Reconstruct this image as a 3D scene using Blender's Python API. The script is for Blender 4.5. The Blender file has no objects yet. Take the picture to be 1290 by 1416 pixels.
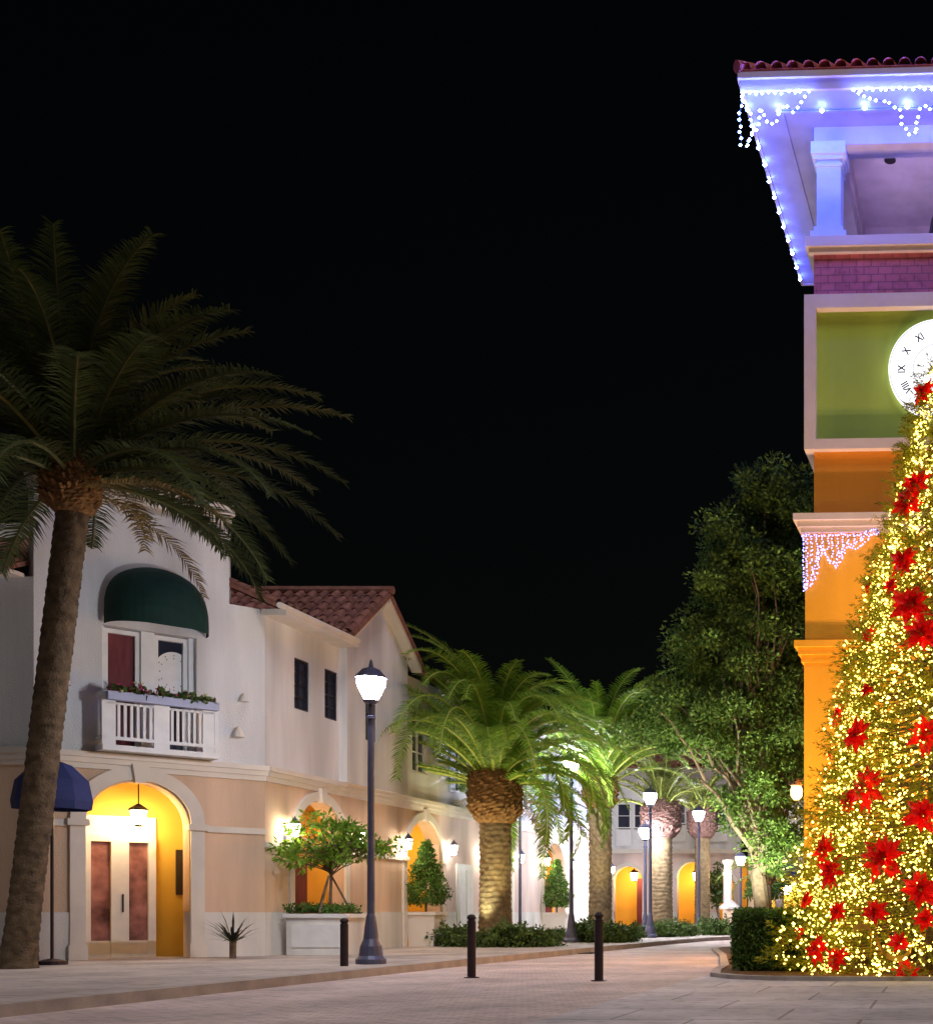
import bpy, math, random
import numpy as np
from mathutils import Vector, Matrix
random.seed(7); rng = np.random.default_rng(7)
sc = bpy.context.scene
C = sc.collection
PI = math.pi
CX, CY, F = 1307.0, 1262.0, 1750.0          # principal point / focal length used for the camera only

# ------------------------------------------------------------------ materials
def nodes(m):
    m.use_nodes = True
    nt = m.node_tree; nt.nodes.clear()
    return nt, nt.nodes, nt.links
def mat(name, col, rough=.8, var=.15, scale=3.0, bump=.0, bscale=40., metal=0., spec=.3, island=0., streak=False, trans=0.):
    m = bpy.data.materials.new(name)
    nt, N, L = nodes(m)
    out = N.new('ShaderNodeOutputMaterial'); b = N.new('ShaderNodeBsdfPrincipled')
    b.inputs['Roughness'].default_value = rough; b.inputs['Metallic'].default_value = metal
    b.inputs['Specular IOR Level'].default_value = spec
    tc = N.new('ShaderNodeTexCoord')
    mp = N.new('ShaderNodeMapping'); L.new(tc.outputs['Object'], mp.inputs[0])
    if streak: mp.inputs['Scale'].default_value = (1, 1, .15)
    nz = N.new('ShaderNodeTexNoise'); nz.inputs['Scale'].default_value = scale; nz.inputs['Detail'].default_value = 6
    L.new(mp.outputs[0], nz.inputs['Vector'])
    mr = N.new('ShaderNodeMapRange'); mr.inputs['From Min'].default_value = .3; mr.inputs['From Max'].default_value = .7
    mr.inputs['To Min'].default_value = 1-var; mr.inputs['To Max'].default_value = 1+var
    L.new(nz.outputs['Fac'], mr.inputs['Value'])
    val = mr.outputs[0]
    if island:
        g = N.new('ShaderNodeNewGeometry')
        m2 = N.new('ShaderNodeMapRange'); m2.inputs['To Min'].default_value = 1-island; m2.inputs['To Max'].default_value = 1+island
        L.new(g.outputs['Random Per Island'], m2.inputs['Value'])
        mu = N.new('ShaderNodeMath'); mu.operation = 'MULTIPLY'
        L.new(val, mu.inputs[0]); L.new(m2.outputs[0], mu.inputs[1]); val = mu.outputs[0]
    vm = N.new('ShaderNodeVectorMath'); vm.operation = 'SCALE'
    vm.inputs[0].default_value = col; L.new(val, vm.inputs['Scale'])
    L.new(vm.outputs[0], b.inputs['Base Color'])
    if bump:
        n2 = N.new('ShaderNodeTexNoise'); n2.inputs['Scale'].default_value = bscale; n2.inputs['Detail'].default_value = 4
        L.new(tc.outputs['Object'], n2.inputs['Vector'])
        bp = N.new('ShaderNodeBump'); bp.inputs['Strength'].default_value = bump; bp.inputs['Distance'].default_value = .02
        L.new(n2.outputs['Fac'], bp.inputs['Height']); L.new(bp.outputs[0], b.inputs['Normal'])
    if trans:
        t = N.new('ShaderNodeBsdfTranslucent'); L.new(vm.outputs[0], t.inputs['Color'])
        mx = N.new('ShaderNodeMixShader'); mx.inputs[0].default_value = trans
        L.new(b.outputs[0], mx.inputs[1]); L.new(t.outputs[0], mx.inputs[2]); L.new(mx.outputs[0], out.inputs[0])
    else: L.new(b.outputs[0], out.inputs[0])
    return m
def emis(name, col, st, sample=True):
    m = bpy.data.materials.new(name); nt, N, L = nodes(m)
    out = N.new('ShaderNodeOutputMaterial'); e = N.new('ShaderNodeEmission')
    e.inputs[0].default_value = (*col, 1); e.inputs[1].default_value = st
    L.new(e.outputs[0], out.inputs[0])
    if not sample: m.cycles.emission_sampling = 'NONE'
    return m
def brickmat(name, c1, c2, mortar, sx, sy, ms=.02, axis='XY', rough=.85, bump=.3, ratio=.5):
    m = bpy.data.materials.new(name); nt, N, L = nodes(m)
    out = N.new('ShaderNodeOutputMaterial'); b = N.new('ShaderNodeBsdfPrincipled'); b.inputs['Roughness'].default_value = rough
    tc = N.new('ShaderNodeTexCoord'); sp = N.new('ShaderNodeSeparateXYZ'); L.new(tc.outputs['Object'], sp.inputs[0])
    cb = N.new('ShaderNodeCombineXYZ')
    if axis == 'XY': L.new(sp.outputs[0], cb.inputs[0]); L.new(sp.outputs[1], cb.inputs[1])
    else:
        ad = N.new('ShaderNodeMath'); ad.operation = 'ADD'; L.new(sp.outputs[0], ad.inputs[0]); L.new(sp.outputs[1], ad.inputs[1])
        L.new(ad.outputs[0], cb.inputs[0]); L.new(sp.outputs[2], cb.inputs[1])
    br = N.new('ShaderNodeTexBrick'); L.new(cb.outputs[0], br.inputs['Vector'])
    br.inputs['Scale'].default_value = 1; br.inputs['Brick Width'].default_value = sx; br.inputs['Row Height'].default_value = sy
    br.inputs['Mortar Size'].default_value = ms; br.inputs['Color1'].default_value = (*c1, 1); br.inputs['Color2'].default_value = (*c2, 1)
    br.inputs['Mortar'].default_value = (*mortar, 1); br.offset = ratio
    nz = N.new('ShaderNodeTexNoise'); nz.inputs['Scale'].default_value = .7; nz.inputs['Detail'].default_value = 8; L.new(tc.outputs['Object'], nz.inputs['Vector'])
    mr = N.new('ShaderNodeMapRange'); mr.inputs['From Min'].default_value = .3; mr.inputs['From Max'].default_value = .7
    mr.inputs['To Min'].default_value = .72; mr.inputs['To Max'].default_value = 1.2; L.new(nz.outputs['Fac'], mr.inputs['Value'])
    n3 = N.new('ShaderNodeTexNoise'); n3.inputs['Scale'].default_value = 5; n3.inputs['Detail'].default_value = 10; n3.inputs['Roughness'].default_value = .7; L.new(tc.outputs['Object'], n3.inputs['Vector'])
    m3 = N.new('ShaderNodeMapRange'); m3.inputs['From Min'].default_value = .30; m3.inputs['From Max'].default_value = .5; m3.inputs['To Min'].default_value = .55; m3.inputs['To Max'].default_value = 1.; L.new(n3.outputs['Fac'], m3.inputs['Value'])
    mm3 = N.new('ShaderNodeMath'); mm3.operation = 'MULTIPLY'; L.new(mr.outputs[0], mm3.inputs[0]); L.new(m3.outputs[0], mm3.inputs[1])
    vm = N.new('ShaderNodeVectorMath'); vm.operation = 'SCALE'; L.new(br.outputs['Color'], vm.inputs[0]); L.new(mm3.outputs[0], vm.inputs['Scale'])
    L.new(vm.outputs[0], b.inputs['Base Color'])
    bp = N.new('ShaderNodeBump'); bp.inputs['Strength'].default_value = bump; bp.inputs['Distance'].default_value = .01; bp.invert = True
    L.new(br.outputs['Fac'], bp.inputs['Height']); L.new(bp.outputs[0], b.inputs['Normal'])
    L.new(b.outputs[0], out.inputs[0]); return m

M = dict(
 white=mat('white_stucco', (.66,.66,.68), .9, .32, .9, .6, 45, streak=True),
 peach=mat('peach_stucco', (.66,.47,.34), .9, .32, .9, .6, 45, streak=True),
 pinkw=mat('pale_pink_stucco', (.70,.56,.52), .9, .32, .9, .6, 45, streak=True),
 lav=mat('lavender_stucco', (.56,.54,.64), .9, .32, .9, .6, 45, streak=True),
 trim=mat('cream_trim', (.72,.66,.60), .7, .07, 2, .1, 50),
 wains=mat('white_wainscot', (.68,.66,.64), .8, .32, .9, .6, 45, streak=True),
 ochre=mat('ochre_paint', (.74,.40,.05), .85, .08, 1.2, .15, 50),
 yellow=mat('yellow_paint', (.72,.50,.10), .85, .08, 1.2, .15, 50),
 torange=mat('orange_tower_stucco', (.80,.36,.03), .85, .14, .9, .3, 45, streak=True),
 torange_dim=mat('dim_orange_stucco', (.70,.25,.025), .85, .10, 1.2, .3, 45, streak=True),  # shaft paint again, darkened in colour where less light falls
 green=mat('olive_green_panel', (.32,.44,.07), .7, .12, 1.0, .12, 30, streak=True),
 tpink=mat('tower_pale_trim', (.62,.50,.50), .7, .07, 2, .12, 50),
 tbrick=brickmat('tower_red_brick', (.62,.15,.20), (.52,.12,.17), (.30,.09,.12), .30, .16, .012, 'Z'),
 stucco_in=mat('belfry_stucco', (.66,.56,.62), .85, .12, 2, .2, 40),
 paintw=mat('painted_white', (.78,.78,.80), .45, .05, 5, .05, 60),
 dark=mat('dark_bronze_metal', (.035,.03,.045), .45, .2, 8, .1, 60, metal=.3, spec=.5),
 pole=mat('blue_grey_metal', (.09,.09,.16), .45, .15, 6, .08, 60, metal=.2, spec=.5),
 black=mat('black_metal', (.025,.012,.018), .5, .2, 8, .1, 60, spec=.4),
 tile=mat('clay_tile', (.24,.105,.08), .75, .3, 6, .3, 30, island=.3),
 greenawn=mat('dark_green_canvas', (.008,.038,.03), .8, .15, 4, .2, 80),
 blueawn=mat('blue_canvas', (.025,.035,.13), .75, .15, 4, .2, 80),
 glass=mat('window_glass', (.03,.035,.06), .08, .2, 2, spec=.8),
 doorglass=mat('door_glass', (.30,.13,.12), .12, .75, 2.6, spec=.7),  # pink mottling in the colour stands for reflections in the panes
 curtain=mat('red_curtain', (.16,.04,.05), .8, .3, 8, streak=True),
 shutter=mat('pale_blue_louvre', (.42,.46,.66), .6, .08, 3),
 asphalt=mat('ground_grey', (.10,.09,.085), .9, .25, .5, .4, 60),
 road=brickmat('paver_road', (.70,.55,.51), (.62,.48,.45), (.42,.32,.30), .22, .11, .008),
 pave=brickmat('pavement_slabs', (.50,.42,.38), (.45,.38,.35), (.25,.21,.19), 1.2, 1.2, .012, ratio=0.),
 apron=brickmat('apron_slabs', (.68,.60,.60), (.60,.53,.54), (.33,.28,.29), 1.55, 1.3, .016),
 kerb=mat('kerb_concrete', (.42,.36,.33), .85, .2, 3, .3, 50),
 mulch=mat('bark_mulch', (.16,.075,.025), .95, .5, 14, .9, 40),
 bark=mat('brown_bark', (.17,.12,.085), .95, .35, 7, .8, 30),
 twig=mat('grey_twig', (.24,.19,.16), .9, .25, 9, .5, 40),
 ptrunk=mat('palm_trunk', (.17,.12,.065), .95, .4, 9, .8, 35),
 pboot=mat('palm_boot', (.17,.085,.03), .95, .5, 12, .8, 30),
 redboot=mat('red_brown_boot', (.14,.075,.06), .95, .5, 12, .8, 30),
 frondd=mat('dimmed_frond', (.045,.062,.016), .5, .3, 1.2, island=.35, trans=.2, spec=.3),  # green leaf colour darkened to put the left palm in shade
 frond=mat('palm_frond', (.16,.28,.025), .5, .25, 1.2, island=.35, trans=.28, spec=.4),
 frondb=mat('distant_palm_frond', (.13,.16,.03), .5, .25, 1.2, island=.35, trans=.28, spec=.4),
 dryf=mat('dry_brown_frond', (.22,.15,.05), .7, .3, 2, island=.4, trans=.2),
 ttile=mat('red_tower_tile', (.42,.10,.10), .7, .3, 6, .3, 30, island=.3),
 rachisd=mat('dimmed_palm_rachis', (.07,.075,.02), .6, .15, 4),  # darkened stalk copy, dimness of the left palm put into the colour
 ptrunkd=mat('dimmed_palm_trunk', (.10,.068,.042), .95, .5, 7, .9, 30),  # darkened bark copy, dimness of the left palm put into the colour
 soff=mat('blue_lit_soffit', (.33,.32,.56), .75, .12, 2, .2, 50),  # blue cast of the eave bulbs put into the soffit colour
 rachis=mat('palm_rachis', (.34,.38,.08), .6, .15, 4),
 oak=mat('oak_leaf', (.12,.215,.05), .6, .4, .8, island=.5, trans=.25),
 young=mat('young_tree_leaf', (.17,.31,.03), .55, .25, 2, island=.45, trans=.3),
 hedge=mat('hedge_leaf', (.08,.16,.03), .6, .3, 3, island=.5, trans=.2),
 topi=mat('topiary_leaf', (.09,.18,.03), .6, .3, 3, island=.5, trans=.2),
 shrub=mat('shrub_leaf', (.08,.13,.03), .6, .4, 3, island=.5, trans=.2),
 agave=mat('dark_spiky_leaf', (.035,.045,.025), .5, .3, 3, island=.3),
 needle=mat('fir_needles', (.30,.30,.02), .6, .3, 3, island=.55, trans=.25),
 red=mat('red_petal', (.92,.016,.012), .45, .2, 9, island=.35, trans=.42, spec=.5),
 gold=mat('gold_ribbon', (.75,.42,.06), .3, .2, 6, metal=.6),
 pinkf=mat('pink_flower', (.55,.05,.16), .6, .3, 9, island=.5),
 creamf=mat('cream_flower', (.65,.60,.35), .6, .2, 9, island=.3),
 bell=mat('bell_bronze', (.03,.03,.04), .4, .3, 6, metal=.5),
 clockw=emis('clock_dial_glow', (.93,.93,1.), 1.05),
 lampw=emis('street_lamp_glow', (.88,.90,1.), 290),
 lampn=emis('near_lamp_glow', (.88,.92,1.), 150),
 sconce=emis('sconce_glow', (1.,.86,.66), 38),
 warm=emis('warm_lantern_glow', (1.,.70,.32), 55),
 warm2=emis('amber_lamp_glow', (1.,.48,.10), 420),
 amber=emis('amber_lantern_glass', (1.,.62,.20), 2.6),
 bulbb=emis('blue_white_bulb', (.08,.14,1.), 150),
 bulbv=emis('violet_white_bulb', (.30,.25,1.), 3.6),
 bulby=emis('yellow_white_bulb', (1.,.72,.11), 5.6),
 handm=mat('clock_hand', (.02,.02,.03), .5, .1, 3),
 wire=mat('green_wire', (.02,.05,.02), .6, .1, 3),
)

# ------------------------------------------------------------------ mesh builder
class MB:
    def __init__(s): s.v = []; s.f = []
    def add(s, vs, fs):
        o = len(s.v); s.v += [tuple(p) for p in vs]; s.f += [tuple(i+o for i in f) for f in fs]; return s
    def addnp(s, V, Fq):
        o = len(s.v); s.v += V.tolist(); s.f += (Fq+o).tolist(); return s
    def box(s, x0, x1, y0, y1, z0, z1, fr=None):
        vs = [(x0,y0,z0),(x1,y0,z0),(x1,y1,z0),(x0,y1,z0),(x0,y0,z1),(x1,y0,z1),(x1,y1,z1),(x0,y1,z1)]
        if fr: vs = [fr(*p) for p in vs]
        return s.add(vs, [(0,3,2,1),(4,5,6,7),(0,1,5,4),(1,2,6,5),(2,3,7,6),(3,0,4,7)])
    def prism(s, poly, z0, z1):
        n = len(poly)
        vs = [(x,y,z0) for x,y in poly]+[(x,y,z1) for x,y in poly]
        return s.add(vs, [tuple(range(n))[::-1], tuple(range(n,2*n))]+[(i,(i+1)%n,n+(i+1)%n,n+i) for i in range(n)])
    def lathe(s, prof, n=20, c=(0,0,0), fn=None):
        o = []
        for k,(r,z) in enumerate(prof):
            for i in range(n):
                a = 2*PI*i/n; rr = r*(fn(a,z) if fn else 1)
                o.append((c[0]+rr*math.cos(a), c[1]+rr*math.sin(a), c[2]+z))
        fs = [(k*n+i, k*n+(i+1)%n, (k+1)*n+(i+1)%n, (k+1)*n+i) for k in range(len(prof)-1) for i in range(n)]
        fs += [tuple(range(n))[::-1], tuple(range((len(prof)-1)*n, len(prof)*n))]
        return s.add(o, fs)
    def tube(s, pts, rad, n=6):
        pts = [Vector(p) for p in pts]; m = len(pts)
        if not hasattr(rad, '__len__'): rad = [rad]*m
        vs = []
        for k,p in enumerate(pts):
            d = (pts[min(k+1,m-1)]-pts[max(k-1,0)])
            if d.length < 1e-9: d = Vector((0,0,1))
            d.normalize(); up = Vector((0,0,1)) if abs(d.z)<.95 else Vector((1,0,0))
            a = d.cross(up).normalized(); b = a.cross(d)
            for i in range(n):
                t = 2*PI*i/n; vs.append(p+rad[k]*(a*math.cos(t)+b*math.sin(t)))
        fs = [(k*n+i, k*n+(i+1)%n, (k+1)*n+(i+1)%n, (k+1)*n+i) for k in range(m-1) for i in range(n)]
        fs += [tuple(range(n))[::-1], tuple(range((m-1)*n, m*n))]
        return s.add(vs, fs)
    def octa(s, p, r):
        x,y,z = p
        return s.add([(x+r,y,z),(x-r,y,z),(x,y+r,z),(x,y-r,z),(x,y,z+r),(x,y,z-r)],
            [(0,2,4),(2,1,4),(1,3,4),(3,0,4),(2,0,5),(1,2,5),(3,1,5),(0,3,5)])
    def ball(s, p, r, n=12, sz=1.):
        k = n//2
        return s.lathe([(max(r*math.sin(PI*i/k),1e-4), -r*sz*math.cos(PI*i/k)) for i in range(k+1)], n, p)
def obj(name, mb, m, parent=None, smooth=False):
    me = bpy.data.meshes.new(name); me.from_pydata(mb.v, [], mb.f); me.update()
    me.materials.append(m)
    if smooth: me.polygons.foreach_set('use_smooth', [True]*len(me.polygons))
    o = bpy.data.objects.new(name, me); C.objects.link(o)
    if parent: o.parent = parent
    return o
def tag(o, label=None, cat=None, group=None, kind=None):
    if label: o['label'] = label
    if cat: o['category'] = cat
    if group: o['group'] = group
    if kind: o['kind'] = kind
    return o
def thing(name, label, cat, loc=(0,0,0), rz=0, group=None):
    o = bpy.data.objects.new(name, None); C.objects.link(o); o.location = loc; o.rotation_euler = (0,0,rz); o.empty_display_size = .3
    return tag(o, label, cat, group)
def copy_tree(o, parent=None):
    kids = [c for c in C.objects if c.parent == o]
    c = o.copy(); C.objects.link(c)
    if parent: c.parent = parent
    for k in kids: copy_tree(k, c)
    return c
def dup(src, loc, label, rz=None, scale=None, group=None):
    c = copy_tree(src); c.location = loc; c['label'] = label
    if rz is not None: c.rotation_euler = (0,0,rz)
    if scale is not None: c.scale = (scale,)*3 if not hasattr(scale,'__len__') else scale
    if group: c['group'] = group
    return c
def frame(o, e):
    """facade frame: u along, w outward, v up"""
    n = (e[1], -e[0])
    return lambda u, w, v: (o[0]+e[0]*u+n[0]*w, o[1]+e[1]*u+n[1]*w, v)
def pxw(px, Y): return (px-CX)*Y/F
def pz(py, Y): return 1+(CY-py)*Y/F

# facade wall with openings: (u0,u1,v0,vs,rise) rise>0: elliptical head springing from vs
def wall(mb, fr, u0, u1, v0, v1, ops=(), t=.3, w=0.):
    br = {u0, u1}
    for a,b,c,d,r in ops:
        n = 16 if r else 1
        for i in range(n+1): br.add(a+(b-a)*(1-math.cos(PI*i/n))/2 if n>1 else (a if i==0 else b))
    br = sorted(x for x in br if u0-1e-6 <= x <= u1+1e-6)
    def top(op,u):
        a,b,c,d,r = op
        if not r: return d
        h = (b-a)/2; q = min(1,abs((u-(a+b)/2)/h)); return d+r*math.sqrt(max(0,1-q*q))
    for a,b in zip(br, br[1:]):
        if b-a < 1e-5: continue
        mid = (a+b)/2
        segs = sorted([(op[2],op) for op in ops if op[0] < mid < op[1]], key=lambda q:q[0])
        lo = (v0, v0); parts = []
        for _,op in segs:
            if op[2] > v0+1e-4: parts.append((lo, (op[2],op[2])))
            lo = (top(op,a), top(op,b))
        parts.append((lo, (v1,v1)))
        for (l0,l1),(h0,h1) in parts:
            vs = [fr(a,w-t,l0),fr(b,w-t,l1),fr(b,w,l1),fr(a,w,l0),fr(a,w-t,h0),fr(b,w-t,h1),fr(b,w,h1),fr(a,w,h0)]
            mb.add(vs, [(0,3,2,1),(4,5,6,7),(0,1,5,4),(1,2,6,5),(2,3,7,6),(3,0,4,7)])
def ring(mb, fr, uc, h, vs, rise, wd, w0, w1, n=24, a0=0, a1=PI):
    pts = []
    for i in range(n+1):
        a = a0+(a1-a0)*i/n
        for (rr,ri) in ((h,rise),(h+wd,rise+wd)):
            for ww in (w0,w1): pts.append(fr(uc+rr*math.cos(a), ww, vs+ri*math.sin(a)))
    fs = []
    for i in range(n):
        p = i*4; q = p+4
        fs += [(p,q,q+1,p+1),(p+2,p+3,q+3,q+2),(p+1,q+1,q+3,p+3),(p,p+2,q+2,q)]
    fs += [(0,1,3,2),(n*4,n*4+2,n*4+3,n*4+1)]
    mb.add(pts, fs)
def window(fr, u0, u1, v0, v1, par, w=0., nx=2, ny=3, fm='paintw', gm='glass', fw=.05, d=.05):
    m = MB()
    m.box(u0,u0+fw, w-.06,w+d, v0,v1, fr); m.box(u1-fw,u1, w-.06,w+d, v0,v1, fr)
    m.box(u0+fw,u1-fw, w-.06,w+d, v0,v0+fw, fr); m.box(u0+fw,u1-fw, w-.06,w+d, v1-fw,v1, fr)
    for i in range(1,nx): c = u0+(u1-u0)*i/nx; m.box(c-.014,c+.014, w-.05,w+d-.02, v0+fw,v1-fw, fr)
    for i in range(1,ny): c = v0+(v1-v0)*i/ny; m.box(u0+fw,u1-fw, w-.048,w+d-.024, c-.014,c+.014, fr)
    o = obj('window', m, M[fm], par)
    g = MB(); g.box(u0+fw,u1-fw, w-.04,w-.02, v0+fw,v1-fw, fr); obj('pane', g, M[gm], o)
    return o
def tile_roof(mb, A, B, Cc, D, pitch=.3, rows=8, r=.085):
    """A->B eave, D->C ridge side; barrel tiles running up the slope"""
    A,B,Cc,D = map(Vector,(A,B,Cc,D)); n = max(2,int((B-A).length/pitch))
    up = (B-A).cross(D-A).normalized()
    if up.z < 0: up = -up
    mb.add([A,B,Cc,D,A-up*.08,B-up*.08,Cc-up*.08,D-up*.08], [(0,1,2,3),(4,7,6,5),(0,4,5,1),(1,5,6,2),(2,6,7,3),(3,7,4,0)])
    along = (B-A).normalized()
    for i in range(n):
        t = (i+.5)/n; p0 = A.lerp(B,t); p1 = D.lerp(Cc,t)
        for k in range(rows):
            a = p0.lerp(p1, k/rows-.0); b = p0.lerp(p1,(k+1)/rows+.02)
            if (b-a).length < .02: continue
            vs = []
            for q,(pt,rr,lift) in enumerate(((a,r*1.08,.015),(b,r*.92,.0))):
                for s in range(7):
                    an = PI*s/6; vs.append(pt+along*rr*math.cos(an)+up*(rr*math.sin(an)+lift))
            fs = [(s,s+1,s+8,s+7) for s in range(6)]
            mb.add(vs, fs)

# leaves -----------------------------------------------------------------
def leaf_quads(P, size, aspect=.45, out=None, jitter=1.):
    n = len(P)
    d = rng.normal(size=(n,3)); d /= np.linalg.norm(d,axis=1)[:,None]
    if out is not None: d = d*jitter+out; d /= np.linalg.norm(d,axis=1)[:,None]+1e-9
    e = rng.normal(size=(n,3)); e -= (e*d).sum(1)[:,None]*d; e /= np.linalg.norm(e,axis=1)[:,None]+1e-9
    L = size*rng.uniform(.6,1.35,n)[:,None]; W = L*aspect*.5
    V = np.stack([P, P+d*L*.45+e*W, P+d*L, P+d*L*.45-e*W], 1).reshape(-1,3)
    return V, np.arange(n*4).reshape(n,4)
def cloud(mb, centers, radii, per, size, aspect=.45, squash=.8):
    c = np.repeat(np.array(centers),per,0); r = np.repeat(np.array(radii),per)
    d = rng.normal(size=(len(c),3)); d /= np.linalg.norm(d,axis=1)[:,None]
    rr = r*rng.uniform(.0,1,len(c))**.6
    P = c+d*rr[:,None]*np.array([1,1,squash])
    V,Fq = leaf_quads(P, size, aspect, d, .8); mb.addnp(V,Fq)
def blob_points(ells, n, shell=.5):
    """points in a union of ellipsoids, biased to their shells"""
    out = []
    vol = np.array([e[3]*e[4]*e[5] for e in ells]); pr = vol/vol.sum()
    for k in rng.choice(len(ells), n, p=pr):
        cx,cy,cz,a,b,c = ells[k]; d = rng.normal(size=3); d /= np.linalg.norm(d)
        r = rng.uniform(shell,1)**.7; out.append((cx+d[0]*a*r, cy+d[1]*b*r, cz+d[2]*c*r))
    return out
def limb(mb, a, b, r0, r1, sag=.15, n=6, side=5):
    a,b = Vector(a),Vector(b); L = (b-a).length; off = Vector((random.uniform(-1,1),random.uniform(-1,1),random.uniform(-.3,1)))*L*sag
    pts = []; rad = []
    for i in range(n+1):
        t = i/n; p = a.lerp(b,t)+off*math.sin(PI*t)+Vector((random.gauss(0,1),random.gauss(0,1),random.gauss(0,1)))*L*.015
        pts.append(p); rad.append(r0+(r1-r0)*t)
    mb.tube(pts, rad, side); return pts
def frond(ml, mr, base, az, el, L, droop, nl=44, ll=.5, curl=0., w=.030):
    seg = 16; p = Vector(base); pts = [p.copy()]; dirs = []
    h = Vector((math.cos(az),math.sin(az),0)); sidev = Vector((-math.sin(az),math.cos(az),0))
    e = el; yaw = 0
    for i in range(seg):
        t = i/seg
        e = el-droop*(t**1.35)
        yaw += curl/seg
        d = (h*math.cos(yaw)+sidev*math.sin(yaw))*math.cos(e)+Vector((0,0,1))*math.sin(e)
        dirs.append(d); p = p+d*(L/seg); pts.append(p.copy())
    mr.tube(pts, [.036*(1-.8*i/seg)+.004 for i in range(seg+1)], 4)
    for i in range(nl):
        t = .1+.9*i/(nl-1); x = t*seg; k = min(int(x),seg-1)
        q = pts[k].lerp(pts[k+1], x-k); d = dirs[k]
        sd = d.cross(Vector((0,0,1)));
        if sd.length < .05: sd = sidev.copy()
        sd.normalize(); up = sd.cross(d).normalized()
        ln = ll*(math.sin(PI*min(1,(.12+.88*t)))**.55 if t<.97 else .4)*random.uniform(.8,1.1)
        ln = max(ln, ll*.2)
        for s in (-1,1):
            v = (sd*s*random.uniform(.75,.95)+d*random.uniform(.55,.8)+up*random.uniform(.05,.4)).normalized()
            tip = q+v*ln+Vector((0,0,-1))*ln*random.uniform(.12,.3); mid = q+v*ln*.5
            ww = d*w*.5
            ml.add([q-ww, q+ww, mid+ww*1.2, tip, mid-ww*1.2], [(0,1,2,4),(4,2,3)])
def palm_tree(label, loc, H, r, boot_r, boot_h, nf, L, group, lean=(0,0), fm='frond', eldist=(-.75,1.35), tint=1., ll=.5, nl=44, droopk=1.5, bm='pboot', asym=0., rm='rachis', tm='ptrunk'):
    t = thing('palm_tree', label, 'palm tree', loc, 0, group)
    m = MB(); n = 40; rows = int(H/.045); vs = []
    for k in range(rows+1):
        z = H*k/rows; q = k/rows; base = 1+.28*math.exp(-z/.35)
        for i in range(n):
            a = 2*PI*i/n
            ph = (z/.15 + .22*((i//4)%2)+.10*math.sin(3*a+z*2))%1
            rr = r*base*(1+.085*(1-ph)**1.5-.03*(ph>.85)+.015*math.sin(9*a+z*13))
            vs.append((lean[0]*q+rr*math.cos(a), lean[1]*q+rr*math.sin(a), z))
    m.add(vs, [(k*n+i,k*n+(i+1)%n,(k+1)*n+(i+1)%n,(k+1)*n+i) for k in range(rows) for i in range(n)])
    obj('trunk', m, M[tm], t, True)
    top = Vector((lean[0],lean[1],H))
    b = MB(); rows = 26; vs = []
    for k in range(rows+1):
        q = k/rows; z = boot_h*q
        prof = r+(boot_r-r)*min(1,(q*3.2))**.6 if q<.75 else boot_r*(1-.45*((q-.75)/.25)**1.6)
        for i in range(n):
            a = 2*PI*i/n; ph = (q*9+.5*(i%4)/4*2)%1
            rr = prof*(1+.10*(1-ph)+.03*math.sin(11*a+q*31)); vs.append((top.x+rr*math.cos(a), top.y+rr*math.sin(a), H+z-.05))
    b.add(vs, [(k*n+i,k*n+(i+1)%n,(k+1)*n+(i+1)%n,(k+1)*n+i) for k in range(rows) for i in range(n)]+[tuple(range(rows*n,rows*n+n))])
    for k in range(150):                          # cut leaf stubs
        a = random.uniform(0,2*PI); q = random.uniform(.12,.98); rr = boot_r*.96 if q<.75 else boot_r*(.96-.4*((q-.75)/.25))
        p = Vector((top.x+rr*math.cos(a), top.y+rr*math.sin(a), H+boot_h*q)); d = Vector((math.cos(a),math.sin(a),.9))
        b.tube([p-d*.05, p+d*random.uniform(.05,.11)], [.05,.028], 4)
    obj('leaf_base', b, M[bm], t)
    ml, mr = MB(), MB(); c = top+Vector((0,0,boot_h*.9))
    ga = 2.39996
    for i in range(nf):
        q = i/(nf-1); el = eldist[1]+(eldist[0]-eldist[1])*(q**.9)+random.uniform(-.12,.12)
        az = i*ga+random.uniform(-.15,.15)
        if math.sin(az) < -.72 and abs(lean[0]) < .1: el = max(el, .85)
        Lf = L*random.uniform(.85,1.1)*(.8+.2*math.sin(PI*q))*(1-asym*math.cos(az))
        dr = droopk*(.75+.45*math.cos(el*.8))*random.uniform(.8,1.15)
        if el < 0: dr *= .62
        bb = c+Vector((math.cos(az),math.sin(az),0))*boot_r*.45*math.cos(el)+Vector((0,0,-.35*q*boot_h))
        frond(ml, mr, bb, az, el, Lf, dr, nl, ll, random.uniform(-.35,.35))
    dl, dr_ = MB(), MB()
    for i in range(max(2,nf//18)):
        az = random.uniform(0,2*PI)
        if math.sin(az) < -.5: az += PI*.6
        frond(dl, dr_, c+Vector((math.cos(az),math.sin(az),0))*boot_r*.5+Vector((0,0,-.5*boot_h)), az, random.uniform(-.3,.2), L*.55, random.uniform(.9,1.2), nl//2, ll*.7, random.uniform(-.4,.4))
    obj('dry_fronds', dl, M['dryf'], t) if bm == 'pboot' and H > 4.5 or H < 3.4 else None
    cr = obj('crown', ml, M[fm], t); obj('frond_stalks', mr, M[rm], cr)
    return t

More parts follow.
